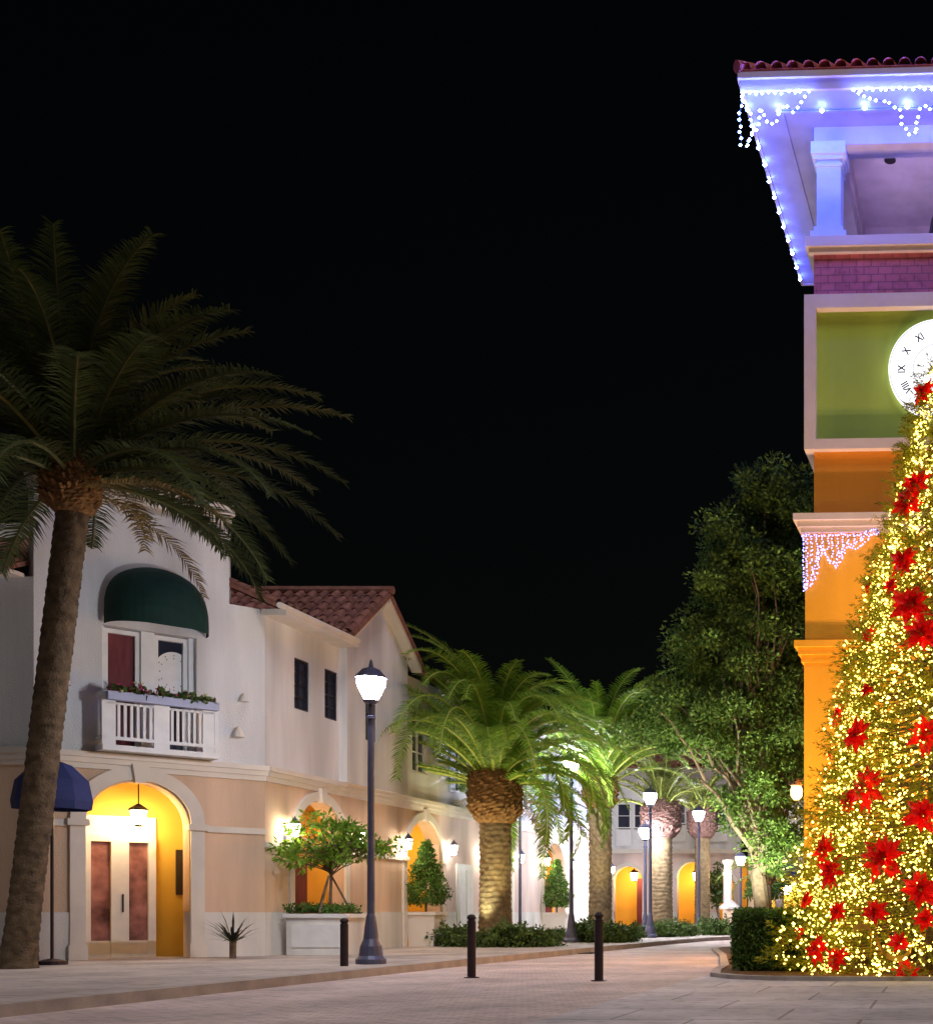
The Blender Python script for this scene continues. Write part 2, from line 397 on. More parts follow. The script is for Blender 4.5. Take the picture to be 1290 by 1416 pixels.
# ------------------------------------------------------------------ ground
PZ = .13
m = MB(); m.add([(-400,-60,0),(400,-60,0),(400,500,0),(-400,500,0)], [(0,1,2,3)])
tag(obj('ground', m, M['asphalt']), kind='structure')
m = MB(); m.add([(-9.5,-5,.004),(30,-5,.004),(30,60,.004),(-9.5,60,.004)], [(0,1,2,3)])
tag(obj('road', m, M['road']), kind='structure')
kerbline = [(-8.9,-4),(-8.9,24),(-8.7,32),(-8.5,40),(-8.2,43.5),(-7.5,46.5),(-6,49),(-3,51),(2,52),(25,52)]
def offset(line, d):
    out = []
    for i,p in enumerate(line):
        a = line[max(i-1,0)]; b = line[min(i+1,len(line)-1)]; t = Vector((b[0]-a[0],b[1]-a[1])).normalized(); out.append((p[0]-t.y*d, p[1]+t.x*d))
    return out
inner = offset(kerbline, .16)
m = MB(); m.prism(inner+[(25,75),(-60,75),(-60,-4)], -.05, PZ-.003)
tag(obj('pavement', m, M['pave']), kind='structure')
m = MB()
for i in range(len(kerbline)-1):
    a,b,c,d = kerbline[i],kerbline[i+1],inner[i+1],inner[i]
    m.prism([a,b,c,d], 0, PZ)
tag(obj('pavement_kerb', m, M['kerb']), kind='structure')
m = MB(); m.add([(-3.7,-5,.008),(14,-5,.008),(14,18.6,.008),(-1,18.6,.008),(-2.6,18.8,.008),(-3.75,19.7,.008)], [(0,1,2,3,4,5)])
tag(obj('pavement_apron', m, M['apron']), kind='structure')
isl = [(12,18.25),(-1.6,18.25),(-2.6,18.4),(-3.2,18.8),(-3.62,19.5),(-3.8,20.6),(-4.0,22.5),(-5.0,28),(-6.1,33),(-5.6,36.5),(-3,38.5),(3,39),(12,39)]
m = MB(); li = offset(isl, -.15)
for i in range(len(isl)-1): m.prism([isl[i],isl[i+1],li[i+1],li[i]], 0, .07)
tag(obj('island_kerb', m, M['kerb']), kind='structure')
m = MB(); m.prism(li, 0, .055)
tag(obj('planting_bed', m, M['mulch']), kind='structure')

# ------------------------------------------------------------------ corner building
CB = thing('corner_building', 'white over peach stucco corner building with green awning balcony and arched entrance', 'building')
C1 = (-13.6, 25.3); eb = (.659,.752); BL = 3.85; P0 = (C1[0]-eb[0]*BL, C1[1]-eb[1]*BL)
fb = frame(P0, eb)
def ub(px):
    k = (px-CX)/F  # X = k Y on the bay line
    return (k*P0[1]-P0[0])/(eb[0]-k*eb[1])
def zb(px, py):
    u = ub(px); return 1+(CY-py)*(P0[1]+eb[1]*u)/F
fs_ = frame(C1, (0,1))               # street wall; u = Y-25.3
def us(px): return 13.6*F/(CX-px)-25.3
fl = frame((-24.0,P0[1]), (1,0)); LL = P0[0]+24.0
BAND0, BAND1 = 3.62, 3.92
# bay openings
ac = (ub(118)+ub(262))/2; ah = (ub(262)-ub(118))/2; asp = zb(200,1143); ari = zb(200,1082)-asp
uw0, uw1 = ub(141), ub(272); vw0, vw1 = 3.95, zb(200,872)
ut = ub(317)
lower, upper, wn = MB(), MB(), MB()
wall(wn, fb, 0, BL, PZ, 1.0, [(ac-ah,ac+ah,PZ,1.0,0)], .35, .03)
wall(lower, fb, 0, BL, 1.0, BAND0, [(ac-ah,ac+ah,1.0,asp,ari)], .35)
wall(upper, fb, 0, ut, BAND1, 8.75, [(uw0,uw1,BAND1+.05,vw1,0)], .35)
wall(upper, fb, ut, BL, BAND1, 7.05, (), .35)
# left wing
wall(wn, fl, 0, LL, PZ, 1.0, (), .3, .03); wall(lower, fl, 0, LL, 1.0, BAND0, (), .3); wall(upper, fl, 0, LL, BAND1, 6.95, (), .3)
# street wing to the gable end
ARC = [27.5, 33.0, 38.5, 44.0, 49.4]; AH = 1.12; ASP = 2.35; ARI = 1.05
ops = [(y-25.3-AH, y-25.3+AH, 1.0, ASP, ARI) for y in ARC]
opsw = [(y-25.3-AH, y-25.3+AH, PZ, 1.0, 0) for y in ARC]
GS = 34.0-25.3
wall(wn, fs_, 0, GS, PZ, 1.0, opsw[:2], .35, .03); wall(lower, fs_, 0, GS, 1.0, BAND0, ops[:2], .35)
wins = [(us(407),us(428),5.27,6.34,0),(us(449),us(467),5.27,6.36,0)]
wall(upper, fs_, 0, 28.4-25.3, BAND1, 7.05, wins, .3); wall(upper, fs_, 31.6-25.3, GS, BAND1, 7.0, [(32.3-25.3,33.2-25.3,4.6,6.2,0)], .3)
gf = frame((-13.42, 28.4), (0,1))
wall(upper, gf, 0, 3.2, BAND1, 7.3, [(.9,1.5,5.0,6.3,0)], .35)
# gable triangle
gp = [(0,7.3),(3.2,7.3),(1.6,8.45)]
upper.add([gf(u,0,v) for u,v in gp]+[gf(u,-.35,v) for u,v in gp], [(0,1,2),(3,5,4),(0,3,4,1),(1,4,5,2),(2,5,3,0)])
# return walls, backs
upper.box(-19,-13.78, 28.4,28.65, BAND1,7.25); upper.box(-19,-13.78, 31.35,31.58, BAND1,7.25)
r0 = fb(ut,-.02,0); upper.box(r0[0]-6, r0[0]-.25, r0[1]+.2, r0[1]+.5, 6.9, 8.70)
upper.box(-24.5,-24.2, 22.4,34, PZ,6.9)
obj('upper_wall', upper, M['white'], CB); obj('lower_wall', lower, M['peach'], CB); obj('wainscot', wn, M['wains'], CB)
m = MB()
for (w0,w1,a,b) in ((-.1,.05,BAND0,BAND0+.1),(-.1,.09,BAND0+.1,BAND0+.2),(-.1,.13,BAND0+.2,BAND1)):
    m.box(0,BL+w1*.3, w0,w1, a,b, fb); m.box(0,LL-.02, w0,w1-.004, a,b, fl)
    m.box(.02,GS, w0,w1-.006, a+.002,b+.002, fs_)
m.box(0,BL, -.3,.06, .98,1.05, fb)if False else None
for (a,b) in ((0,ac-ah-.3),(ac+ah+.3,BL)): m.box(a,b, .0,.045, asp-.06,asp+.06, fb)
m.box(-.05,ut+.06, -.4,.14, 8.75,8.95, fb); m.box(-.02,ut+.02, -.38,.08, 8.6,8.747, fb)
for i,y in enumerate(ARC[:2]):
    u = y-25.3
    for s0,s1 in ((0 if i==0 else ARC[i-1]-25.3+AH+.22, u-AH-.22),): m.box(s0,s1, 0,.04, ASP-.05,ASP+.06, fs_)
obj('cornice', m, M['trim'], CB)
m = MB(); ring(m, fb, ac, ah+.01, asp+.08, ari-.05, .24, -.1, .07)
for s in (-1,1):
    a,b = sorted((ac+s*(ah+.01), ac+s*(ah+.25)))
    m.box(a,b, -.1,.065, PZ,asp-.04, fb); m.box(a-.05,b+.05, -.1,.12, asp-.04,asp+.077, fb); m.box(a-.03,b+.03, -.1,.10, PZ,.4, fb)
kt = asp+ari; m.add([fb(ac+x,w,v) for w in (.0,.14) for x,v in ((-.09,kt-.03),(.09,kt-.03),(.14,kt+.32),(-.14,kt+.32))], [(0,1,2,3),(7,6,5,4),(0,4,5,1),(1,5,6,2),(2,6,7,3),(3,7,4,0)])
obj('arch_surround', m, M['trim'], CB)
m = MB()
for y in ARC[:2]:
    u = y-25.3; ring(m, fs_, u, AH+.005, ASP+.05, ARI-.03, .19, -.1, .06)
    for s in (-1,1):
        a,b = sorted((u+s*(AH+.005), u+s*(AH+.195))); m.box(a,b, -.1,.055, PZ,ASP-.05, fs_); m.box(a-.04,b+.04, -.1,.10, ASP-.05,ASP+.047, fs_)
    m.add([fs_(u+x,w,v) for w in (.0,.12) for x,v in ((-.08,ASP+ARI-.02),(.08,ASP+ARI-.02),(.12,ASP+ARI+.28),(-.12,ASP+ARI+.28))], [(0,1,2,3),(7,6,5,4),(0,4,5,1),(1,5,6,2),(2,6,7,3),(3,7,4,0)])
obj('arch_surround', m, M['trim'], CB)
# entrance recess
D = 1.3
m = MB(); m.box(ac-ah-.5,ac+ah+.35, -D-.1,-D, PZ,3.55, fb); m.box(ac+ah+.35,ac+ah+.42, -D,-.35, PZ,3.55, fb); m.box(ac-ah-.57,ac-ah-.5, -D,-.35, PZ,3.55, fb); m.box(ac-ah-.5,ac+ah+.35, -D,-.35, 3.5,3.56, fb)
obj('entrance_recess', m, M['yellow'], CB)
# white doors in the recess
def ubd(px, w):
    k = (px-CX)/F; n = (eb[1],-eb[0]); X0 = P0[0]+n[0]*w; Y0 = P0[1]+n[1]*w
    return (k*Y0-X0)/(eb[0]-k*eb[1])
dz = 2.36; du0, du1 = ubd(112,-D), ubd(213,-D)
mid = (du0+du1)/2
fd = obj('door', MB().box(du0,du0+.13, -D,-D+.12, PZ,dz, fb).box(du1-.13,du1, -D,-D+.12, PZ,dz, fb).box(mid-.15,mid+.15, -D,-D+.12, PZ,dz, fb)
    .box(du0,du1, -D,-D+.12, dz,dz+.12, fb).box(du0+.13,mid-.15, -D,-D+.10, PZ,.45, fb).box(mid+.15,du1-.13, -D,-D+.10, PZ,.45, fb).box(du0-.02,du1+.02, -D,-D+.05, dz+.12,2.86, fb), M['paintw'], CB)
obj('pane', MB().box(du0+.13,mid-.15, -D+.02,-D+.04, .45,dz, fb), M['doorglass'], fd); obj('pane', MB().box(mid+.15,du1-.13, -D+.02,-D+.04, .45,dz, fb), M['doorglass'], fd)
obj('handle', MB().box(mid+.03,mid+.05, -D+.12,-D+.17, 1.0,1.35, fb), M['dark'], fd)
o = obj('notice_board', MB().box(ubd(243,-D),ubd(259,-D), -D,-D+.04, 1.35,2.25, fb), M['dark'], CB)
# french windows over the balcony
mw = (uw0+uw1)/2
for a,b,gm in ((uw0+.06,mw-.12,'curtain'),(mw+.10,uw1-.10,'glass')): window(fb, a, b, vw0+.02, vw1-.02, CB, -.22, 1, 1, gm=gm, fw=.08)
obj('window_frame', MB().box(uw0,uw0+.06,-.3,-.12,vw0+.02,vw1,fb).box(mw-.12,mw+.10,-.3,-.12,vw0+.02,vw1,fb).box(uw1-.10,uw1,-.3,-.12,vw0+.02,vw1,fb), M['paintw'], CB)
# interior walls behind glass to stop light
obj('interior_wall', MB().box(uw0-.2,uw1+.2,-1.6,-1.5,vw0,vw1+.3,fb).box(1.4,GS-.6,-2.4,-2.3,4.2,6.8,fs_), M['curtain'], CB)
# tower clock mirrored in the right-hand glass, modelled as a pale disc
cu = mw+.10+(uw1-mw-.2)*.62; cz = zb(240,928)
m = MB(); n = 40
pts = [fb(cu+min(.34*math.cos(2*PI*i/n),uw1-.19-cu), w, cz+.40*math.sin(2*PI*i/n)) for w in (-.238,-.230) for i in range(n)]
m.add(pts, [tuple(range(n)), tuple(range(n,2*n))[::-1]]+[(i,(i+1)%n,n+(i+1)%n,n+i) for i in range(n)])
dial = obj('reflected_dial', m, M['paintw'], CB)
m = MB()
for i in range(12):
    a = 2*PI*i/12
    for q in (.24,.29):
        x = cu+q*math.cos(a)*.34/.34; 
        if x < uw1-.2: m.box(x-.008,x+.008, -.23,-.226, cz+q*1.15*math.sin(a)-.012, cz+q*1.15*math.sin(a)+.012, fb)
obj('reflected_dial_marks', m, M['pole'], dial)
# green dome awning
m = MB(); un = 20; au = (ub(143)+ub(284))/2; aw = (ub(284)-ub(143))/2; av0 = zb(210,862); av1 = zb(210,786)
rows = 9; vs = []
for k in range(rows+1):
    q = k/rows*PI/2
    for i in range(un+1):
        a = PI*i/un; vs.append(fb(au-aw*math.cos(a), .02+.75*math.cos(q)*math.sin(a)**.8+.0, av0+(av1-av0)*(math.sin(a)**.6)*math.sin(q) + .0))
fs2 = [(k*(un+1)+i,k*(un+1)+i+1,(k+1)*(un+1)+i+1,(k+1)*(un+1)+i) for k in range(rows) for i in range(un)]
m.add(vs, fs2)
vs2 = [fb(au-aw*math.cos(PI*i/un), .02+.75*math.sin(PI*i/un)**.8, av0-d) for d in (0,.14) for i in range(un+1)]
m.add(vs2, [(i,i+1,un+2+i,un+1+i) for i in range(un)])
# back closing disc against the wall
m.add([fb(au-aw*math.cos(PI*i/un), .015, av0+(av1-av0)*math.sin(PI*i/un)**.6) for i in range(un+1)], [tuple(range(un+1))])
obj('awning', m, M['greenawn'], CB)
# balcony
b0, b1 = ub(131), ub(291); bt = zb(210,972); bf = BAND1+.02; BW = .42
m = MB(); m.box(b0,b1, .0,BW+.05, bf,bf+.10, fb)
for s in (b0,b1-.07): m.box(s,s+.07, BW-.05,BW, bf+.1,bt, fb)
m.box(b0,b1, BW-.06,BW+.03, bt,bt+.07, fb); m.box(b0,b1, BW-.05,BW, bf+.20,bf+.26, fb); m.box(b0+.07,b1-.07, BW-.04,BW-.01, bt-.16,bt-.12, fb)
for s in (b0,b1-.06): m.box(s,s+.06, 0,BW-.06, bt+.004,bt+.066, fb); m.box(s,s+.05, 0,BW-.06, bf+.2,bf+.26, fb)
mm = (b0+b1)/2; m.box(mm-.13,mm+.13, BW-.05,BW-.005, bf+.1,bt, fb); m.box(b0+.07,b0+.22,BW-.05,BW-.01,bf+.1,bt,fb); m.box(b1-.27,b1-.07,BW-.05,BW-.01,bf+.1,bt,fb)
bal = obj('balcony', m, M['paintw'], CB)
for lo,hi in ((b0+.22,mm-.13),(mm+.13,b1-.27)):
    k = 6
    for i in range(k): c = lo+(hi-lo)*(i+.5)/k; obj('baluster', MB().box(c-.022,c+.022, BW-.045,BW-.01, bf+.26,bt-.12, fb), M['paintw'], bal)
# small windows of the street wing
for (a,b,c,d,_) in wins: window(fs_, a, b, c, d, CB, -.08, 2, 4, fm='dark', fw=.04)
window(gf, .9, 1.5, 5.0, 6.3, CB, -.1, 1, 2, fm='dark', fw=.04); window(fs_, 7.0, 7.9, 4.6, 6.2, CB, -.08, 2, 3)
# roofs
m = MB()
tile_roof(m, (-13.2,24.9,7.12),(-13.2,28.3,7.12),(-16.0,28.3,8.35),(-16.0,25.6,8.35), .27, 9)
tile_roof(m, (-13.15,31.9,7.05),(-13.15,34.0,7.05),(-16.5,34.0,8.5),(-16.5,31.9,8.5), .27, 9)
tile_roof(m, (-24.5,22.0,7.05),(-16.3,22.0,7.05),(-16.3,26,8.75),(-24.5,26,8.75), .27, 10)
tile_roof(m, (-13.12,28.1,7.22),(-19,28.1,7.22),(-19,30.0,8.58),(-13.12,30.0,8.58), .27, 6)
tile_roof(m, (-19,31.9,7.22),(-13.12,31.9,7.22),(-13.12,30.0,8.58),(-19,30.0,8.58), .27, 6)
m.tube([(-13.08,30.0,8.64),(-19,30.0,8.64)], .10, 8)
obj('roof', m, M['tile'], CB)
m = MB()
m.box(-13.62,-13.12, 25.2,28.3, 6.93,7.05); m.tube([(-13.13,24.95,7.07),(-13.13,28.3,7.07)], .06, 6); m.box(-24.4,-16.3, 22.02,22.4, 6.93,7.0)
for s,(a,b) in ((1,((28.15,7.15),(29.98,8.48))),(-1,((30.02,8.48),(31.85,7.15)))):
    m.add([(x,y,z-d) for x in (-13.42,-13.17) for d in (0,.12) for y,z in (a,b)], [(0,1,3,2),(4,6,7,5),(0,4,5,1),(2,3,7,6),(0,2,6,4),(1,5,7,3)])
obj('eave', m, M['trim'], CB)
m = MB(); m.box(-30,-15.0, 24.4,34, 8.45,8.5) if False else m.box(-24.2,-17, 26,33, 8.4,8.6); obj('flat_roof', m, M['wains'], CB)

# flower boxes and pots on the balcony
fbx = thing('flower_box', 'long blue green trough of pink and cream flowers along the balcony rail', 'flower box')
obj('trough', MB().box(b0+.05,b1-.05, BW+.03,BW+.19, bt-.10,bt+.05, fb), M['shutter'], fbx)
for nm,mm_,k,zz in (('leaves','shrub',300,.10),('pink_flowers','pinkf',90,.17),('cream_flowers','creamf',60,.18)):
    q = MB(); P = np.array([fb(random.uniform(b0+.1,b1-.1), BW+.11+random.uniform(-.09,.09), bt+.05+random.uniform(0,zz)*(.6+.6*math.sin(3.1*i))) for i in range(k)])
    V,Fq = leaf_quads(P, .07 if nm!='leaves' else .1, .9); q.addnp(V,Fq); obj(nm, q, M[mm_], fbx)

# ------------------------------------------------------------------ arcade building (further along the street)
AB = thing('arcade_building', 'long pink and lavender two storey building with arcade arches behind the palms', 'building')
fa = frame((-13.6, 34.0), (0,1)); AL = 17.0
lower, upper, wn, tr = MB(), MB(), MB(), MB()
ops2 = [(y-34-AH, y-34+AH, 1.0, ASP, ARI) for y in ARC[2:]]
wall(wn, fa, 0, AL, PZ, 1.0, [(a,b,PZ,1.0,0) for a,b,_,_,_ in ops2], .35, .03); wall(lower, fa, 0, AL, 1.0, BAND0, ops2, .35)
wy = [35.6, 38.3, 41.0, 43.3, 45.6, 48.2]
wall(upper, fa, 0, AL, BAND1, 7.0, [(y-34-.55,y-34+.55,4.35,6.1,0) for y in wy], .3)
upper.box(-13.9,-13.6, 50.7,51.0, 7.0,7.1); wn.box(-20,-13.96, 50.65,51, PZ,1.0); lower.box(-20,-13.96, 50.65,50.98, 1.0,BAND0); upper.box(-20,-13.91, 50.7,51.0, BAND1,6.95)
obj('upper_wall', upper, M['lav'], AB); obj('lower_wall', lower, M['pinkw'], AB); obj('wainscot', wn, M['wains'], AB)
for (w0,w1,a,b) in ((-.1,.05,BAND0,BAND0+.1),(-.1,.09,BAND0+.1,BAND0+.2),(-.1,.13,BAND0+.2,BAND1)): tr.box(.01,AL, w0,w1, a,b, fa)
tr.box(0,AL, -.2,.3, 6.9,7.0, fa)
for y in ARC[2:]:
    u = y-34; ring(tr, fa, u, AH+.005, ASP+.05, ARI-.03, .19, -.1, .06)
    for s in (-1,1):
        a,b = sorted((u+s*(AH+.005), u+s*(AH+.195))); tr.box(a,b, -.1,.055, PZ,ASP-.05, fa); tr.box(a-.04,b+.04, -.1,.10, ASP-.05,ASP+.047, fa)
obj('cornice', tr, M['trim'], AB)
for y in wy:
    u = y-34; window(fa, u-.55,u+.55,4.35,6.1, AB, -.1, 2, 3)
    for s in (-1,1):
        a,b = sorted((u+s*.57,u+s*.95)); m = MB(); m.box(a,b,0,.05,4.3,6.15,fa)
        for k in range(14): z = 4.38+k*.124; m.box(a+.04,b-.04,.05,.066,z,z+.07,fa)
        obj('shutter', m, M['shutter'], AB)
m = MB(); tile_roof(m, (-13.1,34.0,7.05),(-13.1,51.4,7.05),(-17,51.4,8.8),(-17,34.0,8.8), .3, 10); obj('roof', m, M['tile'], AB)
# white service door panel between arches
o = obj('door', MB().box(1.15,2.35,0,.05,PZ,2.35,fa).box(1.27,1.70,.05,.075,.4,2.2,fa).box(1.80,2.23,.05,.075,.4,2.2,fa), M['paintw'], AB)

# the covered walk behind the arches (one per building)
for par,a,b in ((CB,25.9,33.95),(AB,34.05,50.6)):
    m = MB(); m.box(-15.7,-15.6, a,b, PZ,3.5); m.box(-15.6,-13.97, a,b, 3.5,3.58); m.box(-15.6,-13.97, a-.05,a, PZ,3.5); m.box(-15.6,-13.97, b,b+.04, PZ,3.5)
    obj('arcade_wall', m, M['ochre'], par)
    y = a+1.0
    while y < b-1.2: obj('arcade_door', MB().box(-15.6,-15.5, y,y+1.1, PZ,2.3), M['curtain'], par); y += 2.75

# hanging lanterns in arches
L0 = thing('hanging_lantern', 'small lit lantern hanging in the arch behind the tripod staked tree', 'lantern', (-14.7,27.4,3.5), 0, 'lanterns hanging in the arcade arches')
obj('chain', MB().tube([(0,0,0),(0,0,-.45)], .012, 5), M['dark'], L0)
obj('lantern_frame', MB().lathe([(.03,-.42),(.17,-.52),(.17,-.55),(.02,-.55)], 8).lathe([(.04,-.86),(.09,-.84),(.1,-.82),(.02,-.82)], 8), M['dark'], L0)
obj('lantern_glass', MB().lathe([(.09,-.82),(.14,-.56)], 8), M['warm'], L0)
for y,lb in zip(ARC[1:], ('small lit lantern hanging in the arch behind the cone topiary nearest the lamp post','small lit lantern hanging in the arch hidden behind the thick palm trunk','small lit lantern hanging in the arch behind the further cone topiary','small lit lantern hanging in the last arch of the arcade')):
    dup(L0, (-14.5,y-.35,3.5), lb)
EL = thing('hanging_lantern', 'lit lantern hanging inside the arched entrance with the white doors', 'lantern', fb(ac+.2,-.7,3.5), 0, None)
for c in [c for c in C.objects if c.parent == L0]: k = c.copy(); C.objects.link(k); k.parent = EL

# wall sconces flanking the arches
S0 = thing('wall_sconce', 'x', 'wall lamp', (0,0,0), 0, 'lit wall lamps beside the arches')
obj('bracket', MB().box(-.06,.0,-.05,.05,-.12,.12).tube([(0,0,-.05),(.12,0,-.12),(.2,0,-.05)], .015, 5), M['pole'], S0)
obj('lantern_cap', MB().lathe([(.12,.2),(.09,.25),(.02,.33),(.01,.36)], 8, (.2,0,0)), M['pole'], S0)
obj('lamp_glass', MB().lathe([(.06,-.05),(.11,.19)], 8, (.2,0,0)), M['sconce'], S0)
slab = ['on the corner side of the arch behind the staked tree','just left of the nearest lamp post, beyond the staked tree','at the near side of the arch with the nearer cone topiary','at the far side of the arch with the nearer cone topiary',
 'just left of the thick palm trunk','just right of the thick palm trunk','at the near side of the arch with the further cone topiary','at the far side of the arch with the further cone topiary','near side of the last arcade arch','far side of the last arcade arch']
k = 0
for y in ARC:
    for s in (-1,1):
        loc = (-13.58, y+s*1.46, 2.62); lb = 'lit wall lamp '+slab[k]
        if k == 0: S0.location = loc; S0['label'] = lb
        else: dup(S0, loc, lb)
        k += 1
# unlit small fixtures on the bay
D0 = thing('wall_fixture', 'small unlit wall fixture left of the balcony windows', 'wall lamp', fb(ub(88),0,zb(88,945)), 0, 'small unlit fixtures on the balcony wall')
obj('shade', MB().lathe([(.09,-.05),(.03,.08),(.015,.12)], 8, (.10,-.08,0)), M['trim'], D0); obj('bracket', MB().tube([(0,0,.0),(.07,-.06,.10)], .02, 5), M['trim'], D0)
dup(D0, fb(ub(334),0,zb(334,968)), 'small unlit wall fixture right of the balcony windows'); dup(D0, fb(ub(325),0,zb(325,1016)), 'small unlit wall fixture right of the balcony rail, above the peach band', scale=1.25)

# ------------------------------------------------------------------ far buildings
FB = thing('far_building', 'pale pink building with ochre arches and white balcony windows closing the street', 'building')
ff = frame((-19,58), (1,0)); m = MB(); up = MB(); wn = MB(); tr = MB()
fo = [(pxw(848,58)+19, pxw(888,58)+19, 1.0, 2.45, .65), (6.7,8.1,1.0,2.6,.7), (8.6,9.3,1.0,2.3,.4)]
wall(wn, ff, 0, 9.6, PZ, 1.0, [(a,b,PZ,1.,0) for a,b,_,_,_ in fo], .4, .02); wall(m, ff, 0, 9.6, 1., 3.7, fo, .4)
fw_ = [(pxw(853,58)+19, pxw(872,58)+19, 4.1,6.0,0),(pxw(876,58)+19, pxw(893,58)+19,4.1,6.0,0),(6.3,7.1,4.3,6.0,0),(8.2,9.0,4.3,6.0,0)]
wall(up, ff, 0, 9.6, 3.9, 7.6, fw_, .3)
tr.box(0,9.6,-.1,.12,3.7,3.9,ff); tr.box(0,9.6,-.2,.3,7.5,7.6,ff)
for a,b,_,s,r in fo: ring(tr, ff, (a+b)/2, (b-a)/2+.01, s, r, .16, -.1, .06)
obj('upper_wall', up, M['white'], FB); obj('lower_wall', m, M['pinkw'], FB); obj('wainscot', wn, M['wains'], FB); obj('cornice', tr, M['trim'], FB)
for a,b,c,d,_ in fw_:
    window(ff, a,b,c+.75,d,FB,-.05,1,2); obj('window_panel', MB().box(a-.02,b+.02,0,.08,c-.05,c+.7,ff).box(a+.08,b-.08,.08,.10,c+.08,c+.6,ff), M['paintw'], FB)
obj('arcade_wall', MB().box(0,9.6,-2.1,-2.0,PZ,3.6,ff).box(0,9.6,-2.0,-.41,3.55,3.6,ff), M['ochre'], FB)
for a,b,c in ((4.4,4.75,2.6),(7.3,7.9,2.4)): obj('arcade_door', MB().box(a,b,-2.0,-1.9,PZ,c,ff), M['curtain'], FB)
m = MB(); tile_roof(m, (-19,57.6,7.65),(-9.4,57.6,7.65),(-9.4,62,9.4),(-19,62,9.4), .32, 8); obj('roof', m, M['tile'], FB)
SB = thing('shop_building', 'low cream shop with lit ochre front and long blue awning at the street end', 'building')
f2 = frame((-9.35,60), (1,0)); m = MB(); wall(m, f2, 0, 14, 1.0, 6.5, [(.5,2.9,1.0,2.75,0),(3.6,7,1.0,2.75,0),(8,12,1.,2.75,0)], .4); obj('wall', m, M['trim'], SB)
obj('wainscot', MB().box(0,14,-.4,.03,PZ,1.0,f2), M['wains'], SB)
obj('shop_front', MB().box(0,14,-1.6,-1.5,1.0,3.2,f2), M['yellow'], SB)
q = MB()
for x in (.9,1.6,2.3,4.2,5.0,5.8,6.5,9,10,11): q.box(x,x+.06,-.3,-.25,1.0,2.75,f2); 
for x in (1.1,4.6,5.4,9.4): q.box(x,x+.4,-1.5,-1.45,1.05,2.0,f2)
obj('shop_window_frame', q, M['pole'], SB)
obj('awning', MB().add([f2(u,w,v) for u in (.3,13) for w,v in ((.02,3.25),(.95,2.85),(.95,2.65),(.02,3.15))], [(0,1,5,4),(1,2,6,5),(2,3,7,6),(0,3,2,1),(4,5,6,7)]), M['blueawn'], SB)
m = MB(); tile_roof(m, (-9.4,59.6,6.55),(5,59.6,6.55),(5,64,8.2),(-9.4,64,8.2), .32, 8); obj('roof', m, M['tile'], SB)
for x,y,lb in ((-14.6,57.2,'lit lantern hanging in the far ochre arch at the street end'),(-11.6,57.0,'lit lantern hanging in the second far ochre arch')): dup(L0, (x,y,3.2), lb, scale=1.0) if False else None
dup(L0, (-14.5,59.0,3.55), 'lit lantern hanging in the far ochre arch at the street end', scale=1.3); dup(L0, (-11.6,59.0,3.55), 'lit lantern hanging in the second far ochre arch', scale=1.3)
for x,lb in ((-7.6,'left lantern inside the shop under the blue awning'),(-4.2,'right lantern inside the shop under the blue awning')): dup(L0, (x,60.9,3.1), lb, scale=1.5)
# gate pillar by the far lamp
g = thing('gate_pillar', 'short cream pillar with pyramid cap at the far kerb', 'pillar', (pxw(1009,50),50,PZ))
obj('shaft', MB().box(-.24,.24,-.24,.24,0,1.0), M['peach'], g); obj('cap', MB().lathe([(.42,1.0),(.42,1.08),(.02,1.4)],4), M['wains'], g)
g = thing('column', 'tall slim white column carrying a warm lamp by the shop', 'column', (pxw(1006,54),54,PZ)); obj('shaft', MB().lathe([(.26,0),(.26,.3),(.2,.35),(.17,2.9),(.24,3.0),(.24,3.1)],16), M['paintw'], g)
obj('lamp_glass', MB().ball((0,-.3,2.55),.13,10), M['warm'], g)

# ------------------------------------------------------------------ clock tower (local frame, centre of the tower)
TY = 28.8
T = thing('clock_tower', 'tall orange clock tower with green dial panel, brick band and open belfry', 'tower', (0,TY,0), math.radians(-2.4))
TYf = 26.0
def tz(py): return 1+(CY-py)*TYf/F
def sq(mb, s, z0, z1, c=0): return mb.box(-s,s,-s,s,z0,z1)
s1 = 2.80; sN = 2.62
m = MB(); sq(m, s1, .03, tz(915)); sq(m, s1-.02, tz(886), tz(735)); obj('shaft', m, M['torange'], T)
m = MB()
for a,b,e in ((915,905,.05),(905,895,.11),(895,886,.18)): sq(m, s1+e, tz(a), tz(b))
obj('lower_ledge', m, M['torange'], T)
m = MB()
for a,b,e in ((735,728,.06),(728,720,.12),(720,711,.2)): sq(m, s1+e, tz(a), tz(b))
sq(m, s1, tz(618), tz(604)); sq(m, s1, tz(422), tz(403))
for sx in (-1,1):
    for sy in (-1,1): m.box(*(sorted((sx*s1,sx*(s1-.24)))), *(sorted((sy*s1,sy*(s1-.24)))), tz(604), tz(422))
sq(m, sN+.10, tz(342), tz(335)); sq(m, sN+.16, tz(335), tz(321))
obj('stone_trim', m, M['tpink'], T)
m = MB(); sq(m, sN, tz(711), tz(618)); obj('dim_orange_section', m, M['torange_dim'], T)
m = MB(); sq(m, s1-.2, tz(604), tz(422)); obj('clock_panel', m, M['green'], T)
m = MB(); sq(m, sN, tz(403), tz(342)); obj('brick_band', m, M['tbrick'], T)
